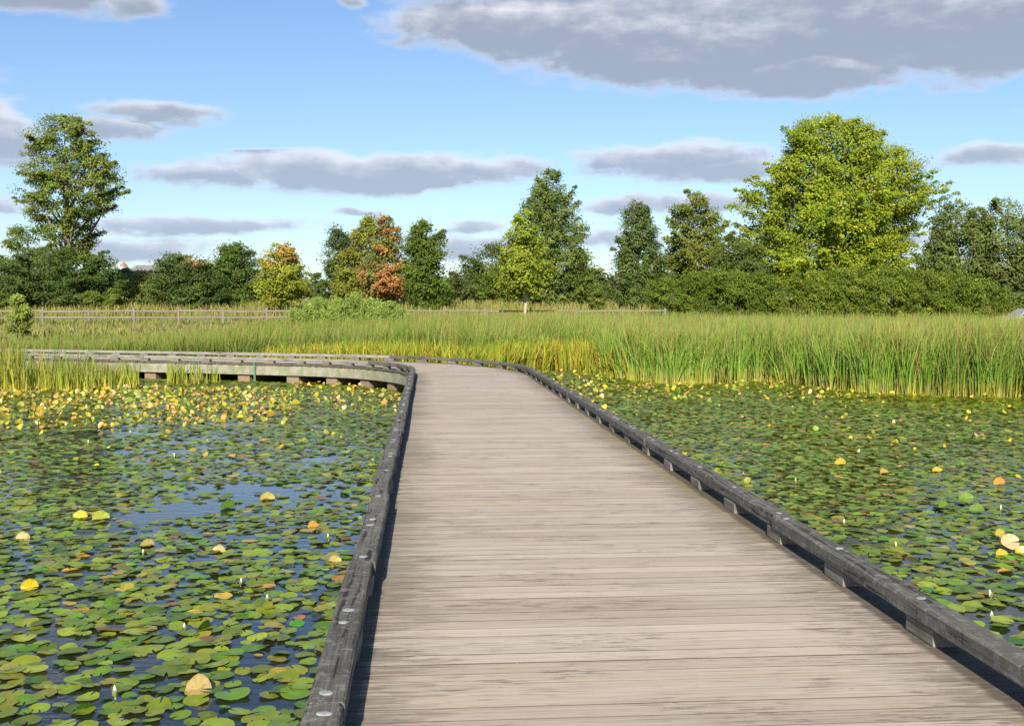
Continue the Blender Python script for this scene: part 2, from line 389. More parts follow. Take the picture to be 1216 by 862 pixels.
def capmesh():
    m = MB(); n = 14; r = .034
    vv = [(r * math.cos(2 * math.pi * i / n) * random.uniform(.93, 1.05), r * math.sin(2 * math.pi * i / n) * random.uniform(.93, 1.05), -.004) for i in range(n)]
    v2 = [(p[0] * .96, p[1] * .96, .0025) for p in vv]; v3 = [(p[0] * .6, p[1] * .6, .0045) for p in vv]
    f = []
    for L in (0, n): f += [(L + i, L + (i + 1) % n, L + n + (i + 1) % n, L + n + i) for i in range(n)]
    m.add(vv + v2 + v3, f + [tuple(range(2 * n, 3 * n))]); return m.build('bolt_cap', True)
caps = [capmesh() for _ in range(4)]
for side, odd in ((-1, 1), (1, 0)):
    oc = side * (HW + .07)
    joints = [k for k in ks if (k % 2 == odd) or PH + k * SP > LS - 1]
    for j0, j1 in zip(joints[:-1], joints[1:]):
        s0, s1 = PH + j0 * SP, PH + j1 * SP
        a, b = C(s0, oc, .13), C(s1, oc, .13); d = (b - a).normalized()
        la, lb = random.uniform(-.012, .012), random.uniform(-.012, .012); lat = Vector((d.y, -d.x, 0))
        za, zb = random.uniform(-.002, .002), random.uniform(-.002, .002)
        rail = link('kerb_rail', MB().beam(a + d * .003 + lat * la + Vector((0, 0, za)), b - d * .003 + lat * lb + Vector((0, 0, zb)), .14, .09, .009, 14 if s0 < 16 else 4, .0022).build('kerb_rail'), M_rail if s0 < (33.5 if side < 0 else 36) else M_palerail, bw)
        L = (b - a).length
        for k in range(j0, j1 + 1):
            t = (k - j0) / (j1 - j0) * L
            for q in (-.105, .105):
                tt = t + q
                if 0 < tt < L and random.random() < .86:
                    p = a + d * tt + lat * random.uniform(-.012, .012) + Vector((0, 0, .0452 + za + (zb - za) * tt / L))
                    c = link('bolt_cap', random.choice(caps), M_cap, rail); c.location = p; c.parent = rail
                    c.matrix_parent_inverse = rail.matrix_parent_inverse.inverted() if False else Matrix.Translation(bw.location).inverted() @ Matrix.Identity(4) if False else Matrix.Identity(4)
                    c.rotation_euler.z = random.uniform(0, 6); c.scale = (random.uniform(.6, .95), random.uniform(.6, 1.0), random.uniform(.7, 1.0))
    for k in ks:
        s0 = PH + k * SP
        a, b = C(s0 - .15, side * (HW + .069)), C(s0 + .15, side * (HW + .069))
        link('spacer_block', MB().beam(a + Vector((0, 0, .0425)), b + Vector((0, 0, .0425)), .126, .082, .004).build('spacer_block'), M_block, bw)
    st = 1.16 * 2
    for i in range(0, 26):
        s0 = -3 + i * st; s1 = s0 + st
        n = 4 if s0 > LS - 3 and s0 < LS + 11 else 1
        m = MB()
        fo = side * (HW + .115)
        for q in range(n):
            m.beam(C(s0 + st * q / n + .002, fo, -.20), C(s0 + st * (q + 1) / n - .002, fo, -.20), .05, .29, .004)
        link('fascia_board', m.build('fascia_board'), M_fascia, bw)
i = 0; s0 = -2.4
while s0 < S_END - 1:
    m = MB().beam(C(s0, -(HW + .06), -.72), C(s0, HW + .06, -.72), .42, .74, .012, 4, .003)
    link('pier', m.build('pier'), M_pier, bw); s0 += 1.75
joist = MB()
for off in (-.9, -.3, .3, .9):
    for i in range(54): joist.beam(C(-3 + i * 1.16, off, -.20), C(-3 + (i + 1) * 1.16, off, -.20), .05, .29, .003)
link('joists', joist.build('joists'), M_pier, bw)

# green steel post against the fascia
gp = pz(301.5, 440, 33.3); gp = Vector((gp.x, gp.y, WATER - .5))
_d = 9e9
for s in np.arange(36, 56, .05):
    q = C(s, -(HW + .21)); t = abs(608 + F * q.x / q.y - 302)
    if t < _d: _d, gp = t, Vector((q.x, q.y, WATER - .5))
m = MB().box((0, 0, .53), .055, .012, 1.06); m.box((0, -.018, .53), .012, .024, 1.06); m.box((0, -.02, 1.055), .075, .06, .02)
tag(link('green_post', m.build('green_post'), M_greenpaint, loc=gp), 'thin green steel post standing against the pale side of the curved boardwalk', 'post')

# ---------------------------------------------------------------- foliage
def leaf_quads(P, Nn, size, col, asp=.62):
    n = len(P); r = rng.normal(size=(n, 3))
    Nn = Nn / np.linalg.norm(Nn, axis=1, keepdims=True)
    t = np.cross(Nn, r); t /= np.linalg.norm(t, axis=1, keepdims=True) + 1e-9
    b = np.cross(Nn, t); sz = np.asarray(size).reshape(-1, 1) * np.ones((n, 1))
    v = np.empty((n, 4, 3)); v[:, 0] = P - t * sz * .5; v[:, 2] = P + t * sz * .5 - Nn * sz * .08
    v[:, 1] = P + b * sz * asp * .5 + Nn * sz * .12; v[:, 3] = P - b * sz * asp * .5 + Nn * sz * .12
    return v.reshape(-1, 3), np.arange(n * 4).reshape(-1, 4), np.repeat(col, 4, 0)
def jitcol(base, n, var=.22, hue=.1):
    c = np.asarray(base, float)[None] * (1 + rng.normal(size=(n, 1)) * var)
    c[:, 0] *= 1 + rng.normal(size=n) * hue
    return np.clip(c, .004, .9)
SUNDIR = np.array([-math.sin(R(SUN_AZ)) * math.cos(R(SUN_EL)), -math.cos(R(SUN_AZ)) * math.cos(R(SUN_EL)), math.sin(R(SUN_EL))])
def crown(rows, Y, nclump, per, R_c, leaf, cols, seed, depth=1.0, gap=-.35, lump=.22, flat=.45, special=None, maxd=None, spike=0.0, bough=True, rise=.35, fill=.42, reach=(.86, 1.14)):
    """leaf clumps through a crown whose outline rows (photo y, left x, right x) are read off at distance Y"""
    rows = sorted(rows); ys = np.array([r[0] for r in rows], float)
    XL = np.array([pz(r[1], r[0], Y).x for r in rows]); XR = np.array([pz(r[2], r[0], Y).x for r in rows]); ZZ = np.array([pz(608, r[0], Y).z for r in rows])
    r = np.random.default_rng(seed)
    wy = np.linspace(ys[0], ys[-1], 200); hw = np.interp(wy, ys, (XR - XL) / 2); cdf = np.cumsum(hw ** 1.25); cdf /= cdf[-1]
    def place(yy, th, rad, m):
        hw = np.interp(yy, ys, (XR - XL) / 2); cx = np.interp(yy, ys, (XR + XL) / 2); cz = np.interp(yy, ys, ZZ)
        q = np.c_[np.cos(th), np.sin(th), cz / max(2.0, hw.max())]
        lumpv = 1.0 + lump * sines(q * 2.3, 1.6, seed + 5)
        dd = hw * depth if maxd is None else np.minimum(hw * depth, maxd)
        k = np.maximum(hw - R_c * .3, .12) / np.maximum(hw, .01)
        return np.c_[cx + hw * k * rad * lumpv * np.cos(th), Y + dd * k * rad * lumpv * np.sin(th), cz], hw
    BP = []
    if bough:
        nclump = int(nclump * 1.4); nf = int(nclump * fill); nb = max(8, (nclump - nf) // 9)
        # boughs reaching from the axis to the outline, rising outwards, leafy along their outer part
        yb = np.interp((np.arange(nb) + r.random(nb)) / nb, cdf, wy); tb = r.uniform(0, 2 * np.pi, nb)
        Tp, hb = place(yb, tb, r.uniform(*reach, nb), nb)
        ax = np.interp(yb, ys, (XR + XL) / 2)
        base = np.c_[ax + .1 * (Tp[:, 0] - ax), Y + .1 * (Tp[:, 1] - Y), Tp[:, 2] - rise * hb]
        base[:, 2] = np.maximum(base[:, 2], ZZ[-1])
        k = np.repeat(np.arange(nb), 9); t = np.tile(np.linspace(.38, 1.0, 9), nb) + r.normal(size=nb * 9) * .03
        Pb = base[k] + (Tp - base)[k] * t[:, None]; Pb[:, 2] += (.12 * rise * hb)[k] * np.sin(t * np.pi) * -1
        Pb += r.normal(size=Pb.shape) * (R_c * .32 * (1.25 - t))[:, None]
        cb_r = np.clip(1.25 - .8 * t, .3, 1.1); thb = tb[k]; radb = np.clip(t, .3, 1)
        BP = [base, Tp]
    else: nf = nclump
    m = nf * 3
    yy = np.interp(r.random(m), cdf, wy); th = r.uniform(0, 2 * np.pi, m); rad = np.minimum(1, r.random(m) ** .30) * (.86 if bough else 1)
    P, hw = place(yy, th, rad, m)
    keep = (sines(P, 1.25 / max(.8, R_c), seed + 9) > gap)
    P, rad, th, hwk = P[keep][:nf], rad[keep][:nf], th[keep][:nf], hw[keep][:nf]
    csz = np.ones(len(P))
    if bough:
        P = np.concatenate([P, Pb]); rad = np.concatenate([rad, radb]); th = np.concatenate([th, thb]); hwk = np.concatenate([hwk, hb[k]]); csz = np.concatenate([csz, cb_r])
    n = len(P)
    out = np.c_[np.cos(th) * rad, np.sin(th) * rad, np.full(n, .55)]
    crad = R_c * r.uniform(.6, 1.2, n) * csz * np.clip(hwk / 1.3, .6, 1)
    cc = np.array([cols[i] for i in r.choice(len(cols), n)])
    cc = cc * (1 + .16 * r.normal(size=(n, 1)))
    if special is not None: cc = special(P, cc, r)
    # leaves of each clump: a drooping cap
    per = int(per * 1.35); leaf = leaf * .82; T = n * per; ci = np.repeat(np.arange(n), per)
    a = r.uniform(0, 2 * np.pi, T); rr = np.sqrt(r.random(T))
    dx = np.c_[np.cos(a) * rr, np.sin(a) * rr, -.45 * rr ** 2 + r.normal(size=T) * .22 + .15]
    dx[:, 2] *= flat * 2
    if spike:
        up = r.random(T) ** 2 * spike; dx[:, 2] += up; dx[:, :2] *= (1 - .55 * up / max(spike, .01))[:, None]
    o = out[ci] / np.linalg.norm(out[ci], axis=1, keepdims=True)
    LP = P[ci] + dx * crad[ci][:, None] + o * (crad[ci] * .25 * r.normal(size=T))[:, None]
    Nn = o * .5 + np.c_[dx[:, :2] * .4, np.full(T, .2)] + SUNDIR * .75 + r.normal(size=(T, 3)) * .45
    lc = cc[ci] * (1 + .22 * r.normal(size=(T, 1))); lc[:, 0] *= 1.06 + .12 * r.normal(size=T); lc[:, 2] *= .85
    return LP, Nn, np.clip(lc, .004, .8), leaf * r.uniform(.6, 1.2, T), P, BP
def tree(name, label, cat, rows, Y, nclump, per, R_c, leaf, cols, seed, group=None, bark=None, trunk_px=None, trunk_r=.2, split=.25, mat=None, limbs=14, **kw):
    LP, Nn, lc, ls, P, BP = crown(rows, Y, nclump, per, R_c, leaf, cols, seed, **kw)
    rows = sorted(rows)
    r = np.random.default_rng(seed + 77)
    tx = trunk_px if trunk_px is not None else (rows[-1][1] + rows[-1][2]) / 2
    bx = pz(tx, rows[-1][0], Y).x; gz0 = float(gz(bx, Y))
    root = empty(name, (bx, Y, gz0), label, cat, group)
    v, f, c = leaf_quads(LP, Nn, ls, lc)
    v = v - np.array([bx, Y, gz0])
    o = link('crown', fastmesh('crown', v, f, c), mat or M_leaf, root, loc=(0, 0, 0))
    top = pz(608, rows[0][0], Y).z; H = top - gz0
    tm = MB(); topx = pz((rows[1][1] + rows[1][2]) / 2, rows[1][0], Y).x
    def axis(t): return Vector(((topx - bx) * t ** 1.5 + .12 * math.sin(t * 7 + seed), .1 * math.sin(t * 5 + seed * 2), H * t))
    nst = 9
    tm.tube([axis(.9 * i / nst) - Vector((0, 0, .15 if i == 0 else 0)) for i in range(nst + 1)], [trunk_r * (1.35 if i == 0 else 1) * (1 - .88 * i / nst) for i in range(nst + 1)], 9)
    src = BP[1] if BP else P
    idx = r.permutation(len(src))[:limbs]
    for i in idx:
        q = (Vector(src[i]) - Vector((bx, Y, gz0))) * 1.0; q = Vector((q.x * .72, q.y * .72, q.z - .06 * H)); t0 = min(.8, max(split, q.z / H - .22 - .1 * r.random())); a = axis(t0)
        if (q - a).length < .4: continue
        mid = a.lerp(q, .5) + Vector((0, 0, -.05 * (q - a).length))
        r0 = trunk_r * (1 - .9 * t0) * .5
        tm.tube([a, mid, q], [r0, r0 * .62, r0 * .2], 6)
    link('trunk', tm.build('trunk', True), bark or M_bark, root, loc=(0, 0, 0))
    return root
G_mid = [(.075, .12, .022), (.092, .138, .026), (.11, .15, .03)]
G_dark = [(.05, .09, .024), (.062, .105, .028), (.075, .118, .03)]
G_blue = [(.032, .066, .026), (.04, .075, .03), (.05, .085, .03)]
G_yel = [(.21, .25, .03), (.24, .27, .036), (.18, .23, .03)]
G_big = [(.175, .25, .022), (.20, .265, .024), (.225, .28, .032), (.145, .215, .02)]
G_pale = [(.14, .175, .05), (.165, .195, .058), (.12, .155, .045)]
def orange_top(ycut, Y, frac=1.0):
    zc = pz(608, ycut, Y).z
    def fn(P, cc, r):
        m = (P[:, 2] > zc + r.normal(size=len(P)) * .5) & (r.random(len(P)) < frac)
        cc[m] = np.array([.34, .235, .06]) * (1 + .2 * r.normal(size=(m.sum(), 1))); return cc
    return fn
def orange_mix(Y):
    zc = pz(608, 312, Y).z
    def fn(P, cc, r):
        pr = np.where(P[:, 2] < zc, .62, .2) * np.where(P[:, 0] > pz(452, 300, Y).x, 1.25, .75); m = r.random(len(P)) < pr
        cc[m] = np.array([.34, .18, .075]) * (1 + .25 * r.normal(size=(m.sum(), 1))); return cc
    return fn
TREES = 'trees standing behind the meadow fence'
tree('cottonwood_tree', 'tallest tree at far left, open green crown with sky showing through', 'tree',
     [(138, 70, 88), (145, 45, 110), (160, 32, 128), (180, 22, 132), (195, 18, 150), (210, 22, 153), (225, 24, 150), (245, 18, 135), (262, 34, 128), (285, 52, 112), (305, 60, 116), (325, 66, 120), (345, 75, 115)],
     106, 520, 46, .8, .30, [(.10, .15, .03), (.125, .175, .036), (.15, .19, .05)], 11, TREES, M_palebark, 80, .42, .2, gap=-.2, lump=.3, limbs=30, rise=.25, fill=.6, reach=(.85, 1.05))
tree('lower_leafy_tree', 'lighter green leafy tree at the foot of the tallest left tree, against the left edge', 'tree',
     [(268, 15, 40), (280, 5, 65), (300, -2, 75), (330, -12, 80), (362, -10, 80)], 100, 170, 44, .9, .28, G_mid, 12, TREES, gap=-.4)
tree('locust_tree', 'dark feathery spreading tree at the far left, low in front of the tallest tree', 'tree',
     [(292, 45, 72), (302, 10, 98), (320, -12, 108), (345, -18, 120), (366, -10, 115)], 92, 330, 50, .85, .24, G_dark, 13, TREES, gap=-.5, flat=.3)
tree('locust_tree', 'small dark feathery tree just right of the foot of the tallest left tree', 'tree',
     [(298, 118, 132), (315, 100, 140), (340, 95, 152), (364, 98, 158)], 94, 150, 50, .75, .24, G_dark, 14, TREES, gap=-.5, flat=.3)
tree('locust_tree', 'dark feathery tree with pale crooked stems and an orange sprig near its top', 'tree',
     [(302, 195, 215), (310, 184, 250), (330, 174, 262), (350, 170, 270), (368, 175, 265)], 92, 330, 50, .8, .24, G_dark, 15, TREES, M_palebark, 230, .2, .12, gap=-.45, flat=.3,
     special=lambda P, cc, r: np.where(((np.hypot(P[:, 0] - pz(233, 315, 92).x, P[:, 2] - pz(233, 315, 92).z) < .45) & (P[:, 1] < 92))[:, None], np.array([[.30, .16, .06]]), cc))
tree('round_green_tree', 'rounded mid green tree left of the small tree with the orange top', 'tree',
     [(290, 270, 290), (300, 255, 306), (320, 248, 312), (345, 248, 318), (366, 255, 315)], 100, 260, 46, .85, .26, [(.06, .105, .022), (.075, .12, .025)], 16, TREES, gap=-.5)
tree('maple_tree', 'small yellow green maple with an orange top, left of the willow shrubs', 'tree',
     [(289, 325, 346), (300, 315, 352), (315, 310, 362), (330, 302, 368), (345, 303, 366), (358, 312, 355)], 84, 200, 40, .7, .25, G_yel, 17, TREES, None, 333, .14, .15, gap=-.28, special=orange_top(308, 84, .55), lump=.3)
tree('round_tree_far', 'small rounded dark tree against the sky left of the pale and orange trees', 'tree',
     [(271, 392, 412), (282, 384, 420), (300, 382, 424), (320, 384, 422), (345, 390, 415)], 125, 130, 40, .9, .3, [(.05, .085, .03), (.06, .095, .034)], 18, TREES, gap=-.5)
tree('pale_tree', 'pale yellow green tree touching the orange red tree on its left', 'tree',
     [(258, 425, 448), (270, 418, 462), (290, 412, 470), (315, 395, 465), (340, 388, 450), (358, 395, 440)], 96, 250, 42, .8, .27, [(.17, .20, .036), (.20, .225, .042), (.15, .18, .034)], 19, TREES, gap=-.35, lump=.3)
tree('orange_tree', 'tree with orange red autumn leaves mixed with green, the only reddish tree', 'tree',
     [(257, 450, 464), (275, 445, 478), (300, 446, 488), (318, 418, 490), (335, 415, 492), (352, 430, 485)], 93, 240, 42, .75, .26, G_pale, 20, TREES, gap=-.3, special=orange_mix(93), lump=.3)
tree('dark_maple_tree', 'dense dark green tree just right of the orange red tree', 'tree',
     [(263, 495, 513), (275, 482, 526), (295, 478, 533), (320, 478, 537), (345, 480, 537), (364, 490, 530)], 90, 250, 44, .8, .26, [(.075, .13, .02), (.095, .15, .022), (.065, .11, .02)], 21, TREES, gap=-.4, lump=.25, rise=.7)
tree('round_tree_far', 'far rounded tree between the dark maple and the bright sapling', 'tree',
     [(291, 575, 598), (302, 552, 615), (322, 536, 628), (345, 532, 635), (366, 535, 630)], 128, 240, 44, 1.1, .32, [(.06, .09, .028), (.075, .105, .032)], 22, TREES, gap=-.6)
tree('round_tree_far', 'bushy mid green tree touching the left side of the bright sapling', 'tree',
     [(312, 585, 605), (322, 572, 618), (340, 565, 625), (366, 566, 625)], 104, 130, 44, .8, .27, G_mid, 23, TREES, gap=-.5)
tree('sapling_tree', 'bright yellow green sapling with a bare pale trunk, before the tall pyramid shaped tree', 'tree',
     [(248, 618, 630), (262, 606, 642), (280, 600, 650), (300, 592, 660), (320, 585, 662), (335, 592, 655), (349, 606, 640)], 70, 170, 40, .6, .23, [(.19, .25, .03), (.21, .27, .034), (.16, .22, .028)], 24, TREES, M_ashbark, 624, .12, .2, gap=-.25, lump=.25, limbs=24, rise=.8)
tree('pyramid_tree', 'tall dark pyramid shaped tree in the middle, behind the bright sapling', 'tree',
     [(205, 645, 665), (215, 632, 678), (235, 620, 688), (260, 614, 692), (285, 606, 702), (310, 602, 708), (335, 606, 710), (355, 618, 700), (366, 640, 690)], 97, 620, 44, .85, .26,
     [(.08, .13, .028), (.10, .15, .034), (.13, .175, .05)], 25, TREES, None, 657, .26, .1, gap=-.32, lump=.3, spike=.4, rise=.9)
tree('pale_tree', 'pale grey green low tree against the right foot of the tall pyramid tree', 'tree',
     [(302, 684, 698), (316, 676, 710), (336, 670, 720), (358, 672, 722)], 108, 120, 42, .8, .27, G_pale, 26, TREES, gap=-.4)
tree('spiky_tree', 'dark green spiky topped tree standing alone left of the hedge', 'tree',
     [(238, 748, 764), (255, 738, 776), (275, 732, 784), (295, 729, 789), (320, 723, 795), (345, 722, 800), (364, 735, 790)], 93, 360, 44, .8, .25, [(.065, .11, .03), (.08, .125, .033), (.10, .14, .04)], 27, TREES, None, 760, .2, .1, gap=-.3, lump=.3, spike=.5, rise=1.1)
tree('open_tree', 'olive green uneven tree between the spiky tree and the biggest yellow green tree', 'tree',
     [(227, 810, 828), (240, 802, 846), (260, 792, 860), (285, 782, 868), (310, 777, 872), (342, 782, 868)], 98, 360, 42, .85, .27, [(.12, .155, .03), (.145, .175, .034), (.10, .135, .028)], 28, TREES, gap=-.25, lump=.3, rise=.5)
tree('yew_tree', 'dark bushy tree tucked under the left branches of the biggest tree above the hedge', 'tree',
     [(282, 862, 890), (295, 850, 905), (320, 845, 910), (348, 848, 910)], 88, 190, 46, .8, .24, [(.07, .105, .022), (.09, .125, .026)], 29, TREES, gap=-.5)
tree('great_maple_tree', 'biggest tree, broad bright yellow green crown rising behind the hedge', 'tree',
     [(139, 962, 986), (150, 932, 1035), (165, 923, 1052), (180, 918, 1078), (200, 906, 1098), (215, 900, 1110), (228, 882, 1116), (245, 873, 1115), (262, 870, 1108), (280, 880, 1104), (300, 888, 1100), (320, 888, 1098), (340, 895, 1090)],
     98, 2000, 40, .95, .29, G_big, 30, TREES, None, 1000, .5, .12, gap=-.42, lump=.2, limbs=40, depth=.8, rise=.25, fill=.55, reach=(.9, 1.07))
tree('green_spire_tree', 'mid green tree with upright twigs directly right of the biggest tree', 'tree',
     [(240, 1128, 1148), (255, 1106, 1164), (275, 1094, 1178), (300, 1084, 1186), (330, 1080, 1190), (358, 1088, 1192)], 92, 480, 44, .8, .25, [(.085, .135, .034), (.105, .15, .042), (.13, .17, .055)], 31, TREES, gap=-.35, lump=.3, spike=.5, rise=1.0)
tree('green_spire_tree', 'mid green tree with upright twigs cut by the right edge of the photo', 'tree',
     [(238, 1174, 1196), (255, 1162, 1218), (275, 1154, 1240), (300, 1150, 1250), (335, 1150, 1255), (366, 1160, 1250)], 90, 520, 44, .8, .25, [(.09, .135, .036), (.11, .155, .045), (.14, .175, .06)], 32, TREES, gap=-.33, lump=.3, spike=.5, rise=1.0)
tree('pale_tree', 'pale blue green tree right of the tallest left tree, under the white tower top', 'tree',
     [(317, 146, 158), (324, 140, 166), (338, 138, 170), (362, 140, 168)], 118, 90, 42, .8, .28, [(.11, .15, .075), (.13, .17, .085)], 40, TREES, gap=-.5)
tree('pale_tree', 'pale yellow green tree in front of the grey roofed building', 'tree',
     [(319, 172, 184), (325, 160, 194), (340, 156, 200), (362, 160, 200)], 116, 150, 42, .8, .28, [(.15, .18, .05), (.17, .20, .06)], 41, TREES, gap=-.5)
# hedge of two clipped lengths
tree('hedge', 'dark green clipped hedge, shorter left length below the biggest tree', 'hedge',
     [(326, 800, 915), (333, 786, 926), (345, 778, 927), (362, 776, 927), (379, 780, 926)], 80, 520, 60, .55, .17, [(.08, .13, .02), (.105, .15, .024), (.065, .11, .018)], 33, 'clipped hedge lengths', mat=M_needle, gap=-.8, lump=.2, spike=.35, maxd=1.7, trunk_r=.1, limbs=8, bough=False)
tree('hedge', 'dark green clipped hedge, longer right length ending near the right edge trees', 'hedge',
     [(320, 1010, 1060), (326, 945, 1130), (335, 926, 1168), (348, 922, 1182), (362, 922, 1187), (379, 926, 1182)], 79, 900, 60, .55, .17, [(.10, .145, .02), (.125, .17, .024), (.08, .125, .018)], 34, 'clipped hedge lengths', mat=M_needle, gap=-.8, lump=.2, spike=.35, maxd=1.7, trunk_r=.1, limbs=8, bough=False)
# shrubs
tree('small_bush', 'small lone green bush in front of the fence at the left edge', 'bush',
     [(350, 15, 27), (360, 8, 34), (378, 5, 39), (396, 8, 36)], 56, 110, 60, .38, .12, [(.19, .26, .06), (.22, .29, .075)], 35, None, gap=-.6, spike=.4, trunk_r=.03, limbs=4)
for i, (rows, Y, lab) in enumerate([
    ([(346, 100, 118), (354, 95, 126), (366, 98, 128)], 88, 'low bright green shrub behind the second fence bay from the left edge'),
    ([(344, 128, 140), (354, 124, 146), (367, 124, 148)], 87, 'low yellow green shrub behind the third fence bay'),
    ([(350, -10, 12), (358, -14, 20), (368, -12, 20)], 88, 'low green shrub at the left edge behind the fence'),
    ([(340, 700, 714), (350, 696, 720), (366, 698, 722)], 84, 'low dark shrub on the mown grass right of the tall pyramid tree'),
    ([(322, 362, 378), (335, 352, 392), (352, 350, 400), (366, 352, 398)], 104, 'dull green thicket behind the willow shrubs, below the small rounded tree')]):
    tree('low_shrub', lab, 'shrub', rows, Y, 60, 46, .5, .2, [(.085, .13, .022), (.11, .145, .028)] if i < 2 else G_mid, 50 + i, 'low shrubs along the tree line', gap=-.6, trunk_r=.05, limbs=4)
def willow(rows, Y, lab, seed):
    r = np.random.default_rng(seed); rows = sorted(rows); ys = [q[0] for q in rows]
    b = pz((rows[-1][1] + rows[-1][2]) / 2, rows[-1][0], Y); g0 = float(gz(b.x, Y)); root = empty('willow_shrub', (b.x, Y, g0), lab, 'shrub', 'willow shrubs among the reeds')
    tm = MB(); LP, LN, LS = [], [], []
    W_ = (pz(rows[-1][2], rows[-1][0], Y).x - pz(rows[-1][1], rows[-1][0], Y).x) / 2
    for i in range(190):
        u = r.uniform(-1, 1); fx = b.x + u * W_; xpx = 608 + F * fx / Y
        tops = [q[0] for q in rows if q[1] <= xpx <= q[2]]; yt = (min(tops) if tops else rows[-1][0] - 4) + abs(r.normal()) * 8
        zt = pz(608, yt, Y).z; H = max(.5, zt - g0); d = r.uniform(-1, 1) * W_ * .6
        a0 = np.array([b.x + u * W_ * .75, Y + d * .8, g0]); a1 = np.array([fx + r.normal() * .15, Y + d, g0 + H])
        if i % 3 == 0: tm.tube([a0 - (b.x, Y, g0 + .1), (a0 + a1) / 2 - (b.x, Y, g0), a1 - (b.x, Y, g0)], [.025, .016, .005], 5)
        n = int(30 + 45 * H); t = r.uniform(.12, 1, n)[:, None]
        an = r.uniform(0, 6.28, n); off = np.c_[np.cos(an), np.sin(an), r.uniform(.2, 1.0, n)] * (.24 * (1.15 - t))
        LP.append(a0 + (a1 - a0) * t + off); LN.append(off * 2 + SUNDIR * .6 + r.normal(size=(n, 3)) * .4); LS.append(r.uniform(.18, .34, n))
    LP, LN, LS = np.concatenate(LP), np.concatenate(LN), np.concatenate(LS); n = len(LP)
    cc = np.array([(.20, .28, .06), (.235, .305, .07), (.165, .245, .05)])[r.integers(0, 3, n)] * (1 + .18 * r.normal(size=(n, 1)))
    v, f, c = leaf_quads(LP, LN, LS, np.clip(cc, .02, .7), .17)
    link('crown', fastmesh('crown', v - (b.x, Y, g0), f, c), M_leaf, root, loc=(0, 0, 0)); link('stems', tm.build('stems', True), M_bark, root, loc=(0, 0, 0))
for i, (rows, Y, lab) in enumerate([
    ([(347, 415, 432), (353, 402, 448), (364, 385, 470), (380, 375, 480)], 58, 'tallest pale green willow shrub rising from the reeds below the orange red tree'),
    ([(353, 372, 386), (359, 360, 400), (366, 345, 420), (382, 338, 425)], 60, 'pale green willow shrub among the reeds, left of the tallest willow shrub'),
    ([(358, 452, 466), (365, 442, 480), (374, 436, 492), (386, 440, 495)], 57, 'small pale willow shrub among the reeds, right of the tallest willow shrub')]):
    willow(rows, Y, lab, 60 + i)

# far wood closing the view between the trees: one mass
def farwood():
    V_, F_, C_ = [], [], []; b = 0
    r = np.random.default_rng(99)
    for i in range(150):
        X = r.uniform(-130, 130); Y = r.uniform(150, 240)
        tan = X / Y * F + 608
        top = np.interp(tan, [-100, 60, 140, 200, 300, 480, 620, 700, 760, 1300], [310, 318, 322, 318, 318, 322, 318, 322, 318, 312]) + r.uniform(-1, 12)
        zt = HC + (HORIZ - top) / F * Y; z0 = float(gz(X, Y)); Hh = max(2.0, zt - z0); Rw = Hh * r.uniform(.45, .8)
        n = 420
        d = r.normal(size=(n, 3)); d /= np.linalg.norm(d, axis=1, keepdims=True); rad = r.random(n) ** .3
        P = np.c_[X + d[:, 0] * Rw * rad, Y + d[:, 1] * Rw * rad, z0 + Hh * .5 + d[:, 2] * Hh * .5 * rad]
        base = np.array([(.055, .082, .032), (.07, .098, .038), (.042, .07, .028), (.09, .11, .045)][r.integers(4)])
        v, f, c = leaf_quads(P, d + r.normal(size=(n, 3)) * .4 + [0, 0, .4], .75 * r.uniform(.6, 1.3, n), np.clip(base * (1 + .2 * r.normal(size=(n, 1))), .01, .5), .8)
        V_.append(v); F_.append(f + b); C_.append(c); b += len(v)
    return fastmesh('far_wood', np.concatenate(V_), np.concatenate(F_), np.concatenate(C_))
tag(link('far_wood', farwood(), M_leaf), 'far-off band of mixed green woodland closing the view behind the trees', 'woodland', kind='stuff')

# house and white tower far behind the left trees
def far_house():
    p = pz(190, 318, 150); z0 = float(gz(p.x, p.y)); r_ = empty('grey_roofed_house', (p.x, p.y, z0), 'low grey roofed building half hidden far behind the left trees', 'house')
    wz = pz(190, 322, 150).z - z0; rz_ = pz(190, 314, 150).z - z0
    mwall = plain('tan_wall', (.16, .14, .115), .8); mroof = plain('grey_shingle', (.20, .20, .21), .8, 0, .2, 3)
    link('wall', MB().box((0, 3, wz / 2), 7.6, 6, wz).build('wall'), mwall, r_, loc=(0, 0, 0))
    m = MB(); a, b = 4.2, 3.6
    m.add([(-a, 3 - b, wz + .02), (a, 3 - b, wz + .02), (a, 3 + b, wz + .02), (-a, 3 + b, wz + .02), (-a, 3, rz_), (a, 3, rz_)], [(0, 1, 5, 4), (2, 3, 4, 5), (0, 4, 3), (1, 2, 5), (0, 3, 2, 1)])
    link('roof', m.build('roof'), mroof, r_, loc=(0, 0, 0))
    for dx in (-2.2, 0, 2.2):
        w_ = link('window', MB().box((dx, -.03, wz * .6), 1.0, .06, 1.3).build('window'), M_fence, r_, loc=(0, 0, 0))
        link('pane', MB().box((dx, -.064, wz * .6), .82, .012, 1.1).build('pane'), plain('dark_pane', (.03, .04, .05), .1), w_, loc=(0, 0, 0))
far_house()
p = pz(147, 315, 160); z0 = float(gz(p.x, p.y)); H = pz(147, 312, 160).z - z0
tw = empty('white_tower', (p.x, p.y, z0), 'thin white tower top with a reddish cap peeking above trees beside the tallest tree', 'tower')
link('shaft', MB().tube([(0, 0, -.3), (0, 0, H * .5), (0, 0, H - .5)], [.75, .6, .5], 14).build('shaft'), plain('white_paint', (.55, .54, .53), .6), tw, loc=(0, 0, 0))
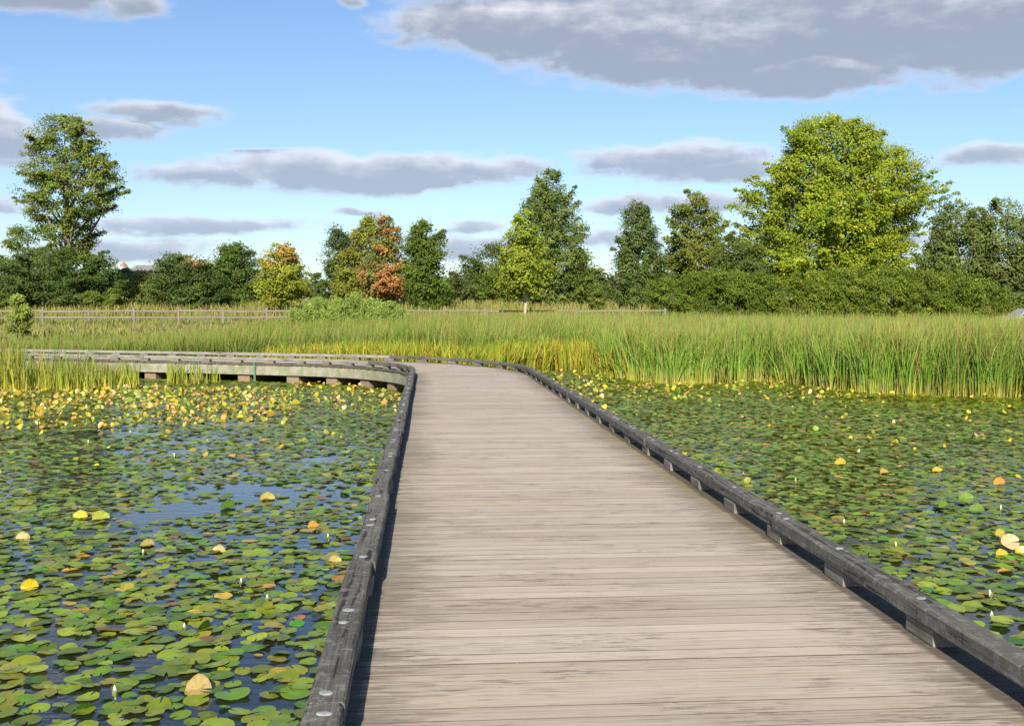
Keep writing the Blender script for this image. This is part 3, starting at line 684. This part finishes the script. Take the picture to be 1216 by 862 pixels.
link('cap', MB().tube([(0, 0, H - .49), (0, 0, H - .25), (0, 0, H + .05)], [.56, .4, .08], 14).build('cap'), plain('red_cap', (.26, .13, .11), .6), tw, loc=(0, 0, 0))

# ---------------------------------------------------------------- fences and the parked car
def fence(xs, Y, label, mis=None):
    pts = [Vector((pz(x, 400, Y).x, Y + .03 * (x - 600) * .02, 0)) for x in xs]
    for p in pts: p.z = float(gz(p.x, p.y))
    r_ = empty('rail_fence', pts[0], label, 'fence', 'weathered split-rail fences')
    for p in pts:
        q = p - pts[0]; lean = Vector((random.uniform(-.03, .03), random.uniform(-.02, .02), 0))
        link('post', MB().beam(q + Vector((0, 0, -.3)), q + lean + Vector((0, 0, 1.10 + random.uniform(-.05, .05))), .15, .13, .02, up=Vector((0, 1, 0))).build('post'), M_fence, r_, loc=(0, 0, 0))
    for i, (p, q) in enumerate(zip(pts[:-1], pts[1:])):
        for zz in (.88, .46):
            a, b = p - pts[0], q - pts[0]
            a = a + Vector((-.12, -.03, zz + random.uniform(-.03, .03))); b = b + Vector((.12, .03, zz + random.uniform(-.04, .04)))
            link('rail', MB().beam(a, b, .07, .12, .02, 3, .01).build('rail'), M_fence, r_, loc=(0, 0, 0))
    return r_
fence([-105, -52, 1, 54, 108, 161, 214, 266, 318, 372, 425, 478, 528, 575, 630, 685, 740, 790], 73, 'long weathered two rail timber fence across the meadow before the trees')
fence([1204, 1272, 1340], 58, 'short weathered rail fence end with a post at the right edge, before the parked car')

def car():
    Y = 65; c = pz(1226, 372, Y); z0 = float(gz(c.x, Y))
    r_ = empty('parked_car', (c.x, Y, z0), 'pale grey car parked at the right edge, half hidden behind the reeds and a tree', 'car')
    body = plain('silver_paint', (.33, .34, .36), .35, .2, .03); glass = plain('car_glass', (.02, .025, .03), .08); tyre = plain('tyre_rubber', (.02, .02, .02), .8); rimm = plain('alloy_rim', (.5, .5, .5), .35, .8)
    prof = [(-2.15, .35), (-2.2, .6), (-2.1, .82), (-1.2, .95), (-.55, 1.38), (.75, 1.42), (1.5, .98), (2.1, .9), (2.2, .6), (2.15, .35)]
    m = MB(); n = len(prof); vv = []
    for y, k in ((-.84, 1), (-.78, 1.0), (.78, 1.0), (.84, 1)):
        for (x, z) in prof:
            yy = y * (.82 if z > 1.2 else 1)
            e = .06 if abs(y) > .8 else 0
            vv.append((x * (1 - e * .4), yy, z - (e if z > 1 else 0)))
    ff = []
    for L in range(3):
        for i in range(n): ff.append((L * n + i, L * n + (i + 1) % n, L * n + n + (i + 1) % n, L * n + n + i))
    ff += [tuple(range(n - 1, -1, -1)), tuple(range(3 * n, 4 * n))]
    m.add(vv, ff); link('body', m.build('body'), body, r_, loc=(0, 0, 0))
    for sy in (-1, 1):
        g = MB(); q = sy * .79
        for (a, b, c_, d) in (((-1.0, 1.0), (-.5, 1.3), (.05, 1.32), (.05, 1.0)), ((.13, 1.0), (.13, 1.32), (.7, 1.33), (1.25, 1.0))):
            pts = [(x, sy * (.862 - .16 * max(0, (z - .95) / .45)), z) for x, z in (a, b, c_, d)]
            inn = [(x, y - sy * .03, z) for x, y, z in pts]
            g.add(pts + inn, [(0, 1, 2, 3), (7, 6, 5, 4)] + [(i, i + 4, (i + 1) % 4 + 4, (i + 1) % 4) for i in range(4)])
        link('side_window', g.build('side_window'), glass, r_, loc=(0, 0, 0))
        for x in (-1.35, 1.35):
            wv = MB().tube([(x, sy * .66, .32), (x, sy * .68, .32), (x, sy * .85, .32), (x, sy * .87, .32)], [.27, .32, .32, .27], 20)
            wh = link('wheel', wv.build('wheel'), tyre, r_, loc=(0, 0, 0))
            link('rim', MB().tube([(x, sy * .86, .32), (x, sy * .885, .32)], [.2, .18], 16).build('rim'), rimm, wh, loc=(0, 0, 0))
    for x, nm in ((-2.16, 'headlight'), (2.16, 'tail_light')):
        for sy in (-1, 1): link(nm, MB().box((x, sy * .6, .7), .1, .3, .14).build(nm), plain(nm + '_lens', (.7, .7, .68) if x < 0 else (.35, .03, .03), .15), r_, loc=(0, 0, 0))
car()

# ---------------------------------------------------------------- reeds, cattails, grass
def blades(P, H, W, lean, lang, cb, cm, ct, curve=1.0):
    n = len(P); yaw = rng.uniform(0, np.pi, n); wv = np.c_[np.cos(yaw), np.sin(yaw), np.zeros(n)]
    lv = np.c_[np.cos(lang), np.sin(lang), np.zeros(n)]
    ts = (0, .35, .72, 1.0); ws = (.8, 1.0, .75, .12)
    v = np.empty((n, 8, 3)); c = np.empty((n, 8, 3))
    cols = (cb, .5 * cb + .5 * cm if False else cm, .55 * cm + .45 * ct, ct)
    for i, (t, w) in enumerate(zip(ts, ws)):
        ctr = P + np.c_[np.zeros(n), np.zeros(n), H * t * (1 - .12 * lean * t)] + lv * (H * lean * t ** 1.8)[:, None]
        hw = (W * w * .5)[:, None] * wv
        v[:, 2 * i] = ctr - hw; v[:, 2 * i + 1] = ctr + hw; c[:, 2 * i] = cols[i]; c[:, 2 * i + 1] = cols[i]
    k = np.arange(n)[:, None] * 8
    f = np.concatenate([k + [0, 1, 3, 2], k + [2, 3, 5, 4], k + [4, 5, 7, 6]], 0)
    return v.reshape(-1, 3), f, np.clip(c.reshape(-1, 3), .005, .8)
class Acc:
    def __init__(s): s.v, s.f, s.c, s.n = [], [], [], 0
    def add(s, t):
        v, f, c = t; s.v.append(v); s.f.append(f + s.n); s.c.append(c); s.n += len(v)
    def mesh(s, name, smooth=False): return fastmesh(name, np.concatenate(s.v), np.concatenate(s.f), np.concatenate(s.c), smooth)
def var(c, n, s=.18, hue=.1): return jitcol(c, n, s, hue)
def clumped(P, scale, seed, thr): return sines(P, scale, seed) > thr
# tall reeds on the far shore and right of the walk
def reed_field():
    A = Acc()
    N_ = 265000
    X = rng.uniform(-34, 36, N_); dY = rng.random(N_) ** 1.9 * 30; Y = shore(X) + dY + .35 * (sines(X[:, None], 2.2, 71) + .6 * sines(X[:, None], 7.0, 72)) * (X > 3.5)
    P = np.c_[X, Y]
    keep = (np.abs(X) < .50 * Y + 5) & (walk_off(P) > HW + .75)
    keep &= (sines(P, .9, 3) + rng.normal(size=N_) * .5 > -.55 - .15 * (dY > 2))
    keep &= ~((X < -14) & (Y > 47)) & ~((X < -20) & (Y > 43))
    # the low yellow plants take the front of the middle
    yl = (X > -9) & (X < 3.2 + .3 * sines(P, 1.2, 8)) & (dY < 4.0 + .8 * sines(P, .8, 9)) | ((X > 2.5) & (X < 9) & (dY < .6) & (sines(P, .9, 31) > .5))
    keep &= ~yl
    X, Y, dY = X[keep], Y[keep], dY[keep]; n = len(X); P2 = np.c_[X, Y]
    z0 = np.maximum(gz(X, Y), WATER - .05)
    H = np.interp(X, [-30, -16, -11, -7, -4, 0, 3, 8, 14, 30], [1.0, 1.1, 1.45, 1.7, 1.85, 1.85, 1.9, 1.97, 1.97, 1.97])
    H *= np.interp(Y, [24, 45, 62], [1.0, .95, .70]) * (1 + .08 * sines(P2, .5, 21)) * rng.uniform(.64, 1.08, n)
    tuft = sines(P2, 1.7, 14)
    dark = np.clip(.5 + .5 * sines(P2, .45, 15), 0, 1)[:, None]
    front = np.exp(-dY / 1.6)[:, None]
    tall = np.clip((X[:, None] + 8) / 6, 0, 1)
    cb = var((.40, .36, .07), n, .3, .15) * front + var((.22, .25, .05), n) * (1 - front)
    pale = rng.random(n) < .06; cb[pale] = (.42, .34, .22)
    cm = var((.155, .285, .04), n) * (1 - .33 * dark) * np.interp(X, [-14, -11, -5, 1], [.8, .52, .62, 1.0])[:, None] + .06 * rng.random((n, 1)) * np.array([[.6, .8, .1]])
    ct = np.where(rng.random((n, 1)) < np.interp(X, [-10, 0], [.16, .40])[:, None], var((.34, .29, .10), n, .25), var((.20, .285, .05), n))
    pl = rng.random(n) < .07; cm[pl] = (.28, .22, .09); ct[pl] = (.34, .26, .12)
    lang = rng.normal(.1, 1.0, n) + np.where(rng.random(n) < .3, np.pi, 0)
    A.add(blades(np.c_[X, Y, z0 - .02], H, rng.uniform(.012, .026, n) * np.interp(Y, [25, 50], [1, 1.35]), np.where(rng.random(n) < .06, rng.uniform(.5, 1.0, n), np.abs(rng.normal(.16, .12, n))), lang, cb, cm, ct))
    # brown seed spikes
    m = rng.random(n) < .03
    k = m.sum(); A.add(blades(np.c_[X, Y, z0 + H * .8][m], rng.uniform(.18, .3, k), np.full(k, .035), np.full(k, .1), rng.uniform(0, 6, k), var((.20, .11, .05), k), var((.22, .13, .06), k), var((.32, .22, .1), k)))
    return A
tag(link('reed_bed', reed_field().mesh('reed_bed'), M_reed), 'tall green reeds with tan tips along the far shore', 'reeds', kind='stuff')
def yellow_plants():
    N_ = 26000; X = rng.uniform(-10, 3.8, N_); dY = rng.uniform(-.1, 6.4, N_); Y = shore(X) + dY; P = np.c_[X, Y]
    keep = (walk_off(P) > HW + .45) & (dY < 4.6 + .8 * sines(P, .8, 9)) & (X < 3.5 + .3 * sines(P, 1.2, 8)) & (sines(P, 1.6, 4) > -.8)
    X, Y, P, dY = X[keep], Y[keep], P[keep], dY[keep]; n = len(X)
    H = rng.uniform(.4, 1.15, n) * (1 + .15 * sines(P, 1.5, 6)) * np.interp(X, [-10, -5, 2], [.75, 1, 1])
    g = np.clip(.5 + .5 * sines(P, 1.3, 41) + .35 * rng.normal(size=n) + .12 + .14 * (dY - 2.0), 0, 1)[:, None]
    c = var((.33, .31, .035), n, .25) * (1 - g) + var((.19, .27, .03), n) * g
    br = rng.random(n) < .08; c[br] = (.30, .15, .05)
    A = Acc(); A.add(blades(np.c_[X, Y, np.full(n, WATER - .03)], H, rng.uniform(.03, .07, n), np.abs(rng.normal(.2, .15, n)), rng.uniform(0, 6.28, n), c * .75, c, c * 1.05))
    return A
tag(link('yellow_water_plants', yellow_plants().mesh('yellow_water_plants'), M_reed), 'low bright yellow green water plants behind the outer bend of the boardwalk', 'water plants', kind='stuff')
# clumps on the near side of the left arm
def reed_clump(px_list, name, label, tall):
    A = Acc()
    for (xa, xb, ya, yb, H0, H1, n) in px_list:
        q = [px(rng.uniform(xa, xb), rng.uniform(ya, yb), WATER) for _ in range(n)]; P = np.array([(v.x, v.y, WATER - .03) for v in q])
        keep = (walk_off(P) > HW + .35); P = P[keep]; n = len(P)
        H = rng.uniform(H0, H1, n)
        cb = var((.46, .38, .06), n, .3, .12); cm = var((.27, .30, .04), n, .25); ct = np.where(rng.random((n, 1)) < .3, var((.3, .22, .09), n), var((.12, .18, .035), n))
        A.add(blades(P, H, rng.uniform(.018, .034, n), np.abs(rng.normal(.15, .12, n)), rng.uniform(0, 6.28, n), cb, cm, ct))
    tag(link(name, A.mesh(name), M_reed), label, 'reeds', kind='stuff')
reed_clump([(-120, 28, 442, 465, .8, 1.4, 1500), (20, 112, 450, 466, .4, .9, 480), (20, 112, 446, 465, .9, 1.35, 60)], 'reed_clump', 'yellow green reed clump standing in the water before the left end of the boardwalk', 1)
reed_clump([(100, 165, 446, 463, .35, .75, 420), (198, 238, 452, 457, .4, .78, 110), (240, 262, 452, 456, .3, .6, 25), (60, 110, 452, 464, .4, .8, 260)], 'reed_tufts', 'small sparse reed tufts before the side of the left boardwalk arm', 0)
# meadow grass
def meadow():
    N_ = 75000; X = rng.uniform(-48, 48, N_); Y = rng.uniform(42, 104, N_); P = np.c_[X, Y]
    keep = (np.abs(X) < .5 * Y + 5) & ((X < -6) | (Y > 55)) & (sines(P, .5, 17) + rng.normal(size=N_) * .4 > -.5)
    X, Y, P = X[keep], Y[keep], P[keep]; n = len(X); dry = np.clip(.5 + .5 * sines(P, .3, 18) - .1 + (Y > 76) * .2, 0, 1)[:, None]
    c = var((.18, .225, .045), n) * (1 - dry) + var((.27, .235, .085), n) * dry
    H = rng.uniform(.15, .5, n) * np.where((Y > 62) & (Y < 78), .9, 1.0) * np.where(Y > 80, 1.7, 1)
    A = Acc(); A.add(blades(np.c_[X, Y, gz(X, Y) - .02], H, rng.uniform(.04, .09, n), np.abs(rng.normal(.25, .2, n)), rng.uniform(0, 6.28, n), c * .9, c, c * 1.1))
    return A
tag(link('meadow_grass', meadow().mesh('meadow_grass'), M_reed), 'dry yellowish meadow grass on the bank around the fence', 'grass', kind='stuff')

# ---------------------------------------------------------------- lily pads
def pad_shape(seed):
    """unit disc with a notch, gently curled; returns verts (n,3) and quads"""
    r = np.random.default_rng(seed); n = 15; a = np.linspace(.12, 2 * np.pi - .12, n)
    rr = 1 + .05 * r.normal() * np.cos(2 * a) + .02 * r.normal(size=n); rr[[0, -1]] *= 1.0
    ph = r.uniform(0, 6.28); cu = r.uniform(-.02, .10); ripple = r.uniform(0, .05); k = r.integers(2, 5)
    ring = np.c_[np.cos(a) * rr, np.sin(a) * rr, cu * np.cos(2 * a + ph) + ripple * np.cos(k * a + ph * 2) + .02]
    mid = np.c_[ring[:, :2] * .55, ring[:, 2] * .25]
    v = np.concatenate([[[.10, 0, -.01]], mid, ring])
    f = [(0, 1 + i, 1 + i + 1, 1 + i + 1) for i in range(n - 1)]
    q = [(1 + i, 1 + n + i, 1 + n + i + 1, 2 + i) for i in range(n - 1)]
    tri = [(0, 1 + i, 2 + i) for i in range(n - 1)]
    return v, tri, q
SH = [pad_shape(s) for s in range(26)]
def padcol(n, P):
    c = var((.15, .23, .014), n, .28, .2)
    t = rng.random(n)
    lt = t < .22; c[lt] = var((.18, .26, .018), lt.sum(), .2)
    yv = (t > .95); c[yv] = var((.34, .27, .03), yv.sum(), .2, .15)
    bv = (t > .93) & (t <= .95); c[bv] = var((.24, .13, .04), bv.sum(), .25, .15)
    ov = (t > .90) & (t <= .93); c[ov] = var((.24, .22, .05), ov.sum(), .2)
    return c
def scatter():
    X = rng.uniform(-22, 23, 245000); Y = 4.2 + 34 * rng.random(245000) ** .85
    P = np.c_[X, Y]
    k = (np.abs(X) < .485 * Y + 3.6) & (Y < shore(X) - .15) & (walk_off(P) > HW + .22)
    P = P[k]
    cov = sines(P * [1, .55], 1.1, 51) + .55 * sines(P * [1, .6], 3.0, 52) + .65 * sines(P * [1, .8], 7.5, 53)
    left = P[:, 0] < 0
    thr = np.where(left, np.interp(P[:, 1], [4, 8, 14, 22, 30], [-.82, -.70, -.62, -.62, -1.2]), np.interp(P[:, 1], [4, 8, 14, 25], [-1.2, -1.2, -1.2, -1.1]))
    thr = thr + np.where(~left & (P[:, 0] > 4.3) & (P[:, 1] > 10.4) & (P[:, 1] < 12.2), .8, 0)
    P = P[cov + .35 * rng.normal(size=len(P)) > thr]
    rad = np.clip(rng.normal(.066, .018, len(P)) * np.interp(P[:, 1], [6, 11], [1.02, .86]), .028, .13)
    # keep pads from stacking too deeply
    cell = {}; out = []
    for i in range(len(P)):
        x, y = P[i]; cx_, cy_ = int(x // .2), int(y // .2); ok = True
        for a in (-1, 0, 1):
            for b in (-1, 0, 1):
                for j in cell.get((cx_ + a, cy_ + b), ()):
                    if (P[j, 0] - x) ** 2 + (P[j, 1] - y) ** 2 < (.56 * (rad[i] + rad[j])) ** 2: ok = False; break
                if not ok: break
            if not ok: break
        if ok: cell.setdefault((cx_, cy_), []).append(i); out.append(i)
    return P[out], rad[out]
PP, PR = scatter(); NP_ = len(PP)
print('pads', NP_)
PC = padcol(NP_, PP)
score = PR / PP[:, 1] ** 1.5 * (np.abs(PP[:, 0]) < .465 * PP[:, 1]) * (PP[:, 1] > 5.4)
order = np.argsort(-score); near = order[:300]; rest = order[300:]
yel_near = PC[:, 0] > .29
def pad_mesh(shape, col, name):
    v, tri, q = SH[shape]; me = bpy.data.meshes.new(name)
    me.from_pydata([tuple(p) for p in v], [], tri + q); me.update()
    a = me.attributes.new('Col', 'FLOAT_COLOR', 'POINT'); cc = np.tile(np.append(col, 1), (len(v), 1))
    cc[len(v) - 15:, :3] *= np.array([1.15, 1.0, .9]); cc[0, :3] *= (1.3, 1.25, 1.2)
    a.data.foreach_set('color', cc.astype(np.float32).ravel())
    me.polygons.foreach_set('use_smooth', [True] * len(me.polygons)); me.materials.append(M_pad); return me
greens = [pad_mesh(i, padcol(1, None)[0] if False else c, 'lily_pad') for i, c in enumerate(var((.15, .23, .014), 16, .3, .2))] + [pad_mesh(16 + i, c, 'lily_pad') for i, c in enumerate(var((.18, .26, .018), 6, .2))]
tints = [pad_mesh(20 + i % 6, c, 'lily_pad') for i, c in enumerate([(.30, .25, .03), (.26, .24, .04), (.19, .11, .03), (.30, .18, .04), (.2, .19, .04), (.33, .28, .04)])]
for i in near:
    x, y = PP[i]; t = yel_near[i]
    o = bpy.data.objects.new('lily_pad', random.choice(tints if t else greens)); COL.objects.link(o)
    o.location = (x, y, WATER + .005 + .012 * random.random()); s = PR[i]
    o.scale = (s, s * random.uniform(.85, 1.05), s); o.rotation_euler = (random.gauss(0, .07), random.gauss(0, .07), random.uniform(0, 6.28))
    sd = 'left' if x < 0 else 'right'
    tag(o, ('yellowing or brown lily pad among green ones in the near water %s of the boardwalk' if t else 'round green notched lily pad floating in the near water %s of the boardwalk') % sd, 'lily pad', 'near lily pads')
def mass_pads():
    bv, bt = [], []; n0 = 0
    tris, quads, cols, vs = [], [], [], []
    off = 0
    for sidx in range(26):
        ids = rest[np.arange(len(rest)) % 26 == sidx]; n = len(ids)
        v, tri, q = SH[sidx]; rz = rng.uniform(0, 6.28, n); s = PR[ids]
        x, y = PP[ids, 0], PP[ids, 1]
        tx, ty = rng.normal(0, .07, n), rng.normal(0, .07, n); lift = 0.005 + .012 * rng.random(n)
        far = np.interp(y, [6, 30], [1, 1.15]); s = s * far
        c = PC[ids].copy()
        # yellow leaves held above the water in the band before the left arm and near the right reeds
        X_, Y_ = x, y
        pxx = 608 + F * X_ / Y_; pyy = HORIZ + F * (HC - WATER) / Y_
        band = ((pxx < 345) & (pyy > 457 + .02 * pxx) & (pyy < 512 - .02 * pxx)).astype(float) * .30 + ((pxx > 345) & (pxx < 480) & (pyy < 490)) * .12 + ((pxx > 640) & (pyy < 475)) * .10 + ((pxx > 640) & (pyy >= 475) & (pyy < 580)) * .02 + ((pxx < 480) & (pyy > 512) & (pyy < 570)) * .02
        up = rng.random(n) < band
        yc = var((.37, .31, .028), n, .3, .14); pk = rng.random(n) < .25; yc[pk] = var((.43, .27, .11), pk.sum(), .2)
        gk = rng.random(n) < .38; yc[gk] = var((.22, .28, .04), gk.sum(), .15)
        c[up] = yc[up]; tx = np.where(up, rng.normal(.35, .45, n), tx); ty = np.where(up, rng.normal(0, .35, n), ty); lift = np.where(up, rng.uniform(.02, .07, n), lift)
        s = np.where(up, s * rng.uniform(.4, .85, n), s)
        cz_, sz_ = np.cos(rz), np.sin(rz)
        V0 = v[None] * np.stack([s, s, s], 1)[:, None, :]
        Xr = V0[..., 0] * cz_[:, None] - V0[..., 1] * sz_[:, None]; Yr = V0[..., 0] * sz_[:, None] + V0[..., 1] * cz_[:, None]; Zr = V0[..., 2] + np.where(up, rng.uniform(.1, .7, n), 0)[:, None] * np.abs(V0[..., 1]) + np.where(up, rng.normal(0, .25, n), 0)[:, None] * V0[..., 0] ** 2 / s[:, None]
        Zr = Zr + Xr * np.sin(ty)[:, None] + Yr * np.sin(tx)[:, None]; Yr = Yr * np.cos(tx)[:, None]; Xr = Xr * np.cos(ty)[:, None]
        W_ = np.stack([Xr + x[:, None], Yr + y[:, None], Zr + WATER + lift[:, None]], -1)
        cc = np.repeat(c[:, None], len(v), 1); cc[:, -15:] *= (1.12, 1, .9)
        base = off + np.arange(n)[:, None, None] * len(v)
        quads.append((base + np.array(q)[None]).reshape(-1, 4)); t3 = np.array(tri); tris.append((base + t3[None]).reshape(-1, 3))
        vs.append(W_.reshape(-1, 3)); cols.append(cc.reshape(-1, 3)); off += n * len(v)
    v = np.concatenate(vs); q = np.concatenate(quads); t = np.concatenate(tris); c = np.clip(np.concatenate(cols), .005, .8)
    me = bpy.data.meshes.new('lily_pad_cover'); me.vertices.add(len(v)); me.vertices.foreach_set('co', v.astype(np.float32).ravel())
    li = np.concatenate([q.ravel(), t.ravel()]).astype(np.int32); me.loops.add(len(li)); me.loops.foreach_set('vertex_index', li)
    st = np.concatenate([np.arange(len(q)) * 4, len(q) * 4 + np.arange(len(t)) * 3]).astype(np.int32)
    me.polygons.add(len(st)); me.polygons.foreach_set('loop_start', st); me.polygons.foreach_set('loop_total', np.concatenate([np.full(len(q), 4), np.full(len(t), 3)]).astype(np.int32))
    me.polygons.foreach_set('use_smooth', np.ones(len(st), bool))
    a = me.attributes.new('Col', 'FLOAT_COLOR', 'POINT'); a.data.foreach_set('color', np.c_[c, np.ones(len(c))].astype(np.float32).ravel())
    me.update(calc_edges=True); me.validate(); return me
tag(link('lily_pad_cover', mass_pads(), M_pad), 'dense cover of green and yellow lily leaves over the farther pond', 'lily pads', kind='stuff')

# single leaves standing out of the water, and flower buds
def raised_leaf(x, y, r_, tilt, yaw, col, label, fold=.5, h=.05, cat='lily leaf', group='lily leaves standing above the water'):
    r = r_ * .8; tilt *= .8; fold = fold * 1.35 + .12; p = px(x, y, WATER)
    root = empty('raised_lily_leaf', (p.x, p.y, WATER), label, cat, group, rz=yaw)
    n, m = 16, 4; vv, ff, cc = [], [], []
    for j in range(m + 1):
        for i in range(n + 1):
            a = .1 + (2 * math.pi - .2) * i / n; q = r * j / m * (1 + .04 * math.sin(3 * a + x))
            X_, Y_ = q * math.cos(a), q * math.sin(a); Z_ = fold * abs(Y_) * .8 + .10 * q * math.sin(2 * a + y) + .06 * r * math.sin(5 * a) * (j / m) ** 2
            vv.append((X_, Y_ * (1 - .25 * fold), Z_)); cc.append(np.array(col) * (1 + .1 * math.sin(9 * a) - .15 * (j == m)))
    for j in range(m):
        for i in range(n): k = j * (n + 1) + i; ff.append((k, k + 1, k + n + 2, k + n + 1))
    rot = Matrix.Rotation(tilt, 4, 'X')
    vv = [rot @ Vector(v) for v in vv]; zmin = min(v.z for v in vv); vv = [(v.x, v.y, v.z - zmin + h - .02) for v in vv]
    cz_ = vv[0]
    me = fastmesh('blade', vv, ff, np.clip(np.array(cc), .01, .85), True)
    link('blade', me, M_pad, root, loc=(0, 0, 0))
    link('stem', MB().tube([(.02, .06, -.06), (.01, .03, cz_[2] * .4), cz_], [.007, .006, .005], 6).build('stem', True), M_stem, root, loc=(0, 0, 0))
YEL, TAN, GRN, ORG, PCH = (.46, .37, .02), (.36, .28, .11), (.11, .19, .03), (.46, .23, .045), (.50, .37, .20)
for a in [
    (36, 700, .085, 1.1, .2, YEL, 'bright yellow folded lily leaf standing upright near the left edge of the photo', .7, .03),
    (236, 822, .10, 1.05, -.1, TAN, 'large tan lily leaf standing upright in the left foreground water', .35, .02),
    (398, 668, .075, .9, .1, TAN, 'tan cupped lily leaf beside the left kerb rail', .6, .02),
    (27, 641, .085, 1.0, .3, (.46, .39, .18), 'pale cream lily leaf standing at the left edge behind the yellow folded one', .6, .02),
    (133, 722, .075, 1.35, .5, (.08, .17, .03), 'dark green lily leaf standing on edge in the left water', .35, .02),
    (101, 842, .06, 1.4, .4, (.07, .15, .03), 'rolled dark green lily leaf standing near the bottom left corner', 1.3, .02),
    (95, 616, .10, .7, .0, YEL, 'yellow bent lily leaf lying over green pads in the left middle water', .6, .03),
    (120, 618, .11, .8, .3, (.30, .34, .05), 'yellow green folded leaf right of the yellow bent leaf in the left middle water', .8, .03),
    (175, 648, .085, .7, .6, TAN, 'small tan folded leaf left of the boardwalk, midway down the photo', .8, .01),
    (260, 655, .085, .6, -.2, (0.390, 0.328, 0.109), 'buff folded leaf floating midway between left edge and kerb rail', .7, .01),
    (317, 724, .07, .8, .8, (.25, .27, .05), 'olive cupped leaf with turned up side, left of the kerb rail', 1.0, .02),
    (240, 748, .075, 1.1, 1.1, (.12, .2, .03), 'green leaf bent upward beside a white bud in the left water', 1.2, .02),
    (318, 593, .11, .7, .2, (.33, .27, .05), 'broad yellow brown leaf tilted up in the left water below the far clumps', .5, .02),
    (270, 604, .11, .9, .7, (.1, .2, .03), 'pair of green blades tilted up left of the broad yellow brown leaf', .9, .02),
    (372, 626, .07, .9, .3, ORG, 'small orange leaf tilted up near the left kerb rail', .5, .02),
    (1199, 655, .105, 1.2, .0, PCH, 'large peach coloured round lily leaf standing at the right edge of the photo', .15, .05),
    (1187, 643, .07, 1.1, .3, (0.406, 0.328, 0.047), 'yellow leaf standing just left of the large peach leaf', .4, .07),
    (1190, 660, .08, .6, .2, (0.452, 0.328, 0.039), 'yellow orange leaf lying low in front of the large peach leaf', .4, .02),
    (1214, 660, .08, .8, -.2, (0.429, 0.328, 0.031), 'yellow leaf cut by the right edge beside the large peach leaf', .4, .04),
    (1187, 576, .10, .9, .1, ORG, 'orange cupped lily leaf right of the boardwalk near the right edge', .5, .03),
    (998, 552, .11, .8, .2, (0.429, 0.328, 0.047), 'yellow orange leaf in the middle of the right water', .6, .02),
    (1120, 606, .10, .8, .5, (.13, .22, .03), 'left one of three raised bright green leaves in the right water', .6, .06),
    (1147, 604, .10, .9, -.2, (.13, .23, .035), 'middle one of three raised bright green leaves in the right water', .2, .10),
    (1160, 612, .10, .9, -.6, (.12, .21, .03), 'right one of three raised bright green leaves beside open water', .5, .06),
    (928, 620, .09, .5, .2, ORG, 'small rusty orange leaf close to the right kerb rail', .5, .01),
    (1194, 680, .08, .4, .0, ORG, 'orange leaf lying flat below the large peach leaf', .3, .01),
    (1050, 562, .09, .7, .4, (0.429, 0.281, 0.078), 'amber leaf in the right water between the orange and the yellow orange leaf', .5, .02),
    (1113, 560, .09, .6, .1, (0.374, 0.312, 0.039), 'dull yellow leaf left of the orange cupped leaf in the right water', .5, .02)]:
    raised_leaf(*a)
def bud(x, y, L, label, opened=False, lean=.2):
    L *= .72; p = px(x, y, WATER); root = empty('lily_bud', (p.x, p.y, WATER), label, 'water lily', 'water lily buds', rz=random.uniform(0, 6.28))
    def spindle(r, l, z, n=10, k=7, sharp=1.5):
        return MB().tube([(lean * .3 * (z + l * i / k), 0, z + l * i / k) for i in range(k + 1)], [max(.0008, r * math.sin(math.pi * min(.97, .12 + .85 * (i / k) ** .9)) ** .9) for i in range(k + 1)], n)
    link('petals', spindle(L * .20, L, .02).build('petals', True), plain('white_petal', (.56, .55, .44), .5, 0, .06), root, loc=(0, 0, 0))
    sp = MB()
    for i in range(3):
        a = i * 2.094; c, s = math.cos(a), math.sin(a); rr = L * .215
        pts = []
        for j in range(5):
            t = j / 4; q = rr * math.sin(math.pi * (.15 + .75 * t)) * 1.06; w = L * .21 * math.sin(math.pi * (.2 + .78 * t))
            for sgn in (-1, 1): pts.append((c * q - s * w * sgn + lean * .3 * L * t, s * q + c * w * sgn,   .015 + L * .86 * t))
        sp.add(pts, [(2 * j, 2 * j + 1, 2 * j + 3, 2 * j + 2) for j in range(4)])
    link('sepals', sp.build('sepals', True), M_stem, root, loc=(0, 0, 0))
    link('stem', MB().tube([(-.01, 0, -.08), (0, 0, .025)], [.006, .007], 6).build('stem', True), M_stem, root, loc=(0, 0, 0))
for a in [(137, 830, .085, 'pointed white and yellow lily bud standing in the left foreground pads'), (219, 751, .07, 'white tipped lily bud beside the upward bent green leaf'),
          (286, 696, .07, 'slim white lily bud left of the kerb rail, midway down the photo'), (317, 716, .07, 'white bud tip above the olive cupped leaf'),
          (170, 660, .06, 'small white bud near the small tan folded leaf'), (390, 642, .07, 'pale green bud close to the left kerb rail above the tan cupped leaf'),
          (207, 545, .10, 'white lily flower bud in the far left water'), (155, 517, .10, 'white lily bud below the yellow leaf band at left'), (105, 529, .10, 'white lily bud in far left water below the yellow band'),
          (1176, 712, .085, 'pale green lily bud near the right kerb rail and right edge'), (1178, 738, .08, 'lowest pale green lily bud by the right kerb rail'), (1002, 625, .085, 'pointed white bud right of the rusty orange leaf in the right water'),
          (1064, 652, .075, 'small white bud in the near right water above the kerb rail'), (945, 575, .09, 'yellow white bud in the middle right water left of the others'), (1188, 608, .09, 'thin white bud in open water near the right edge')]:
    bud(*a)
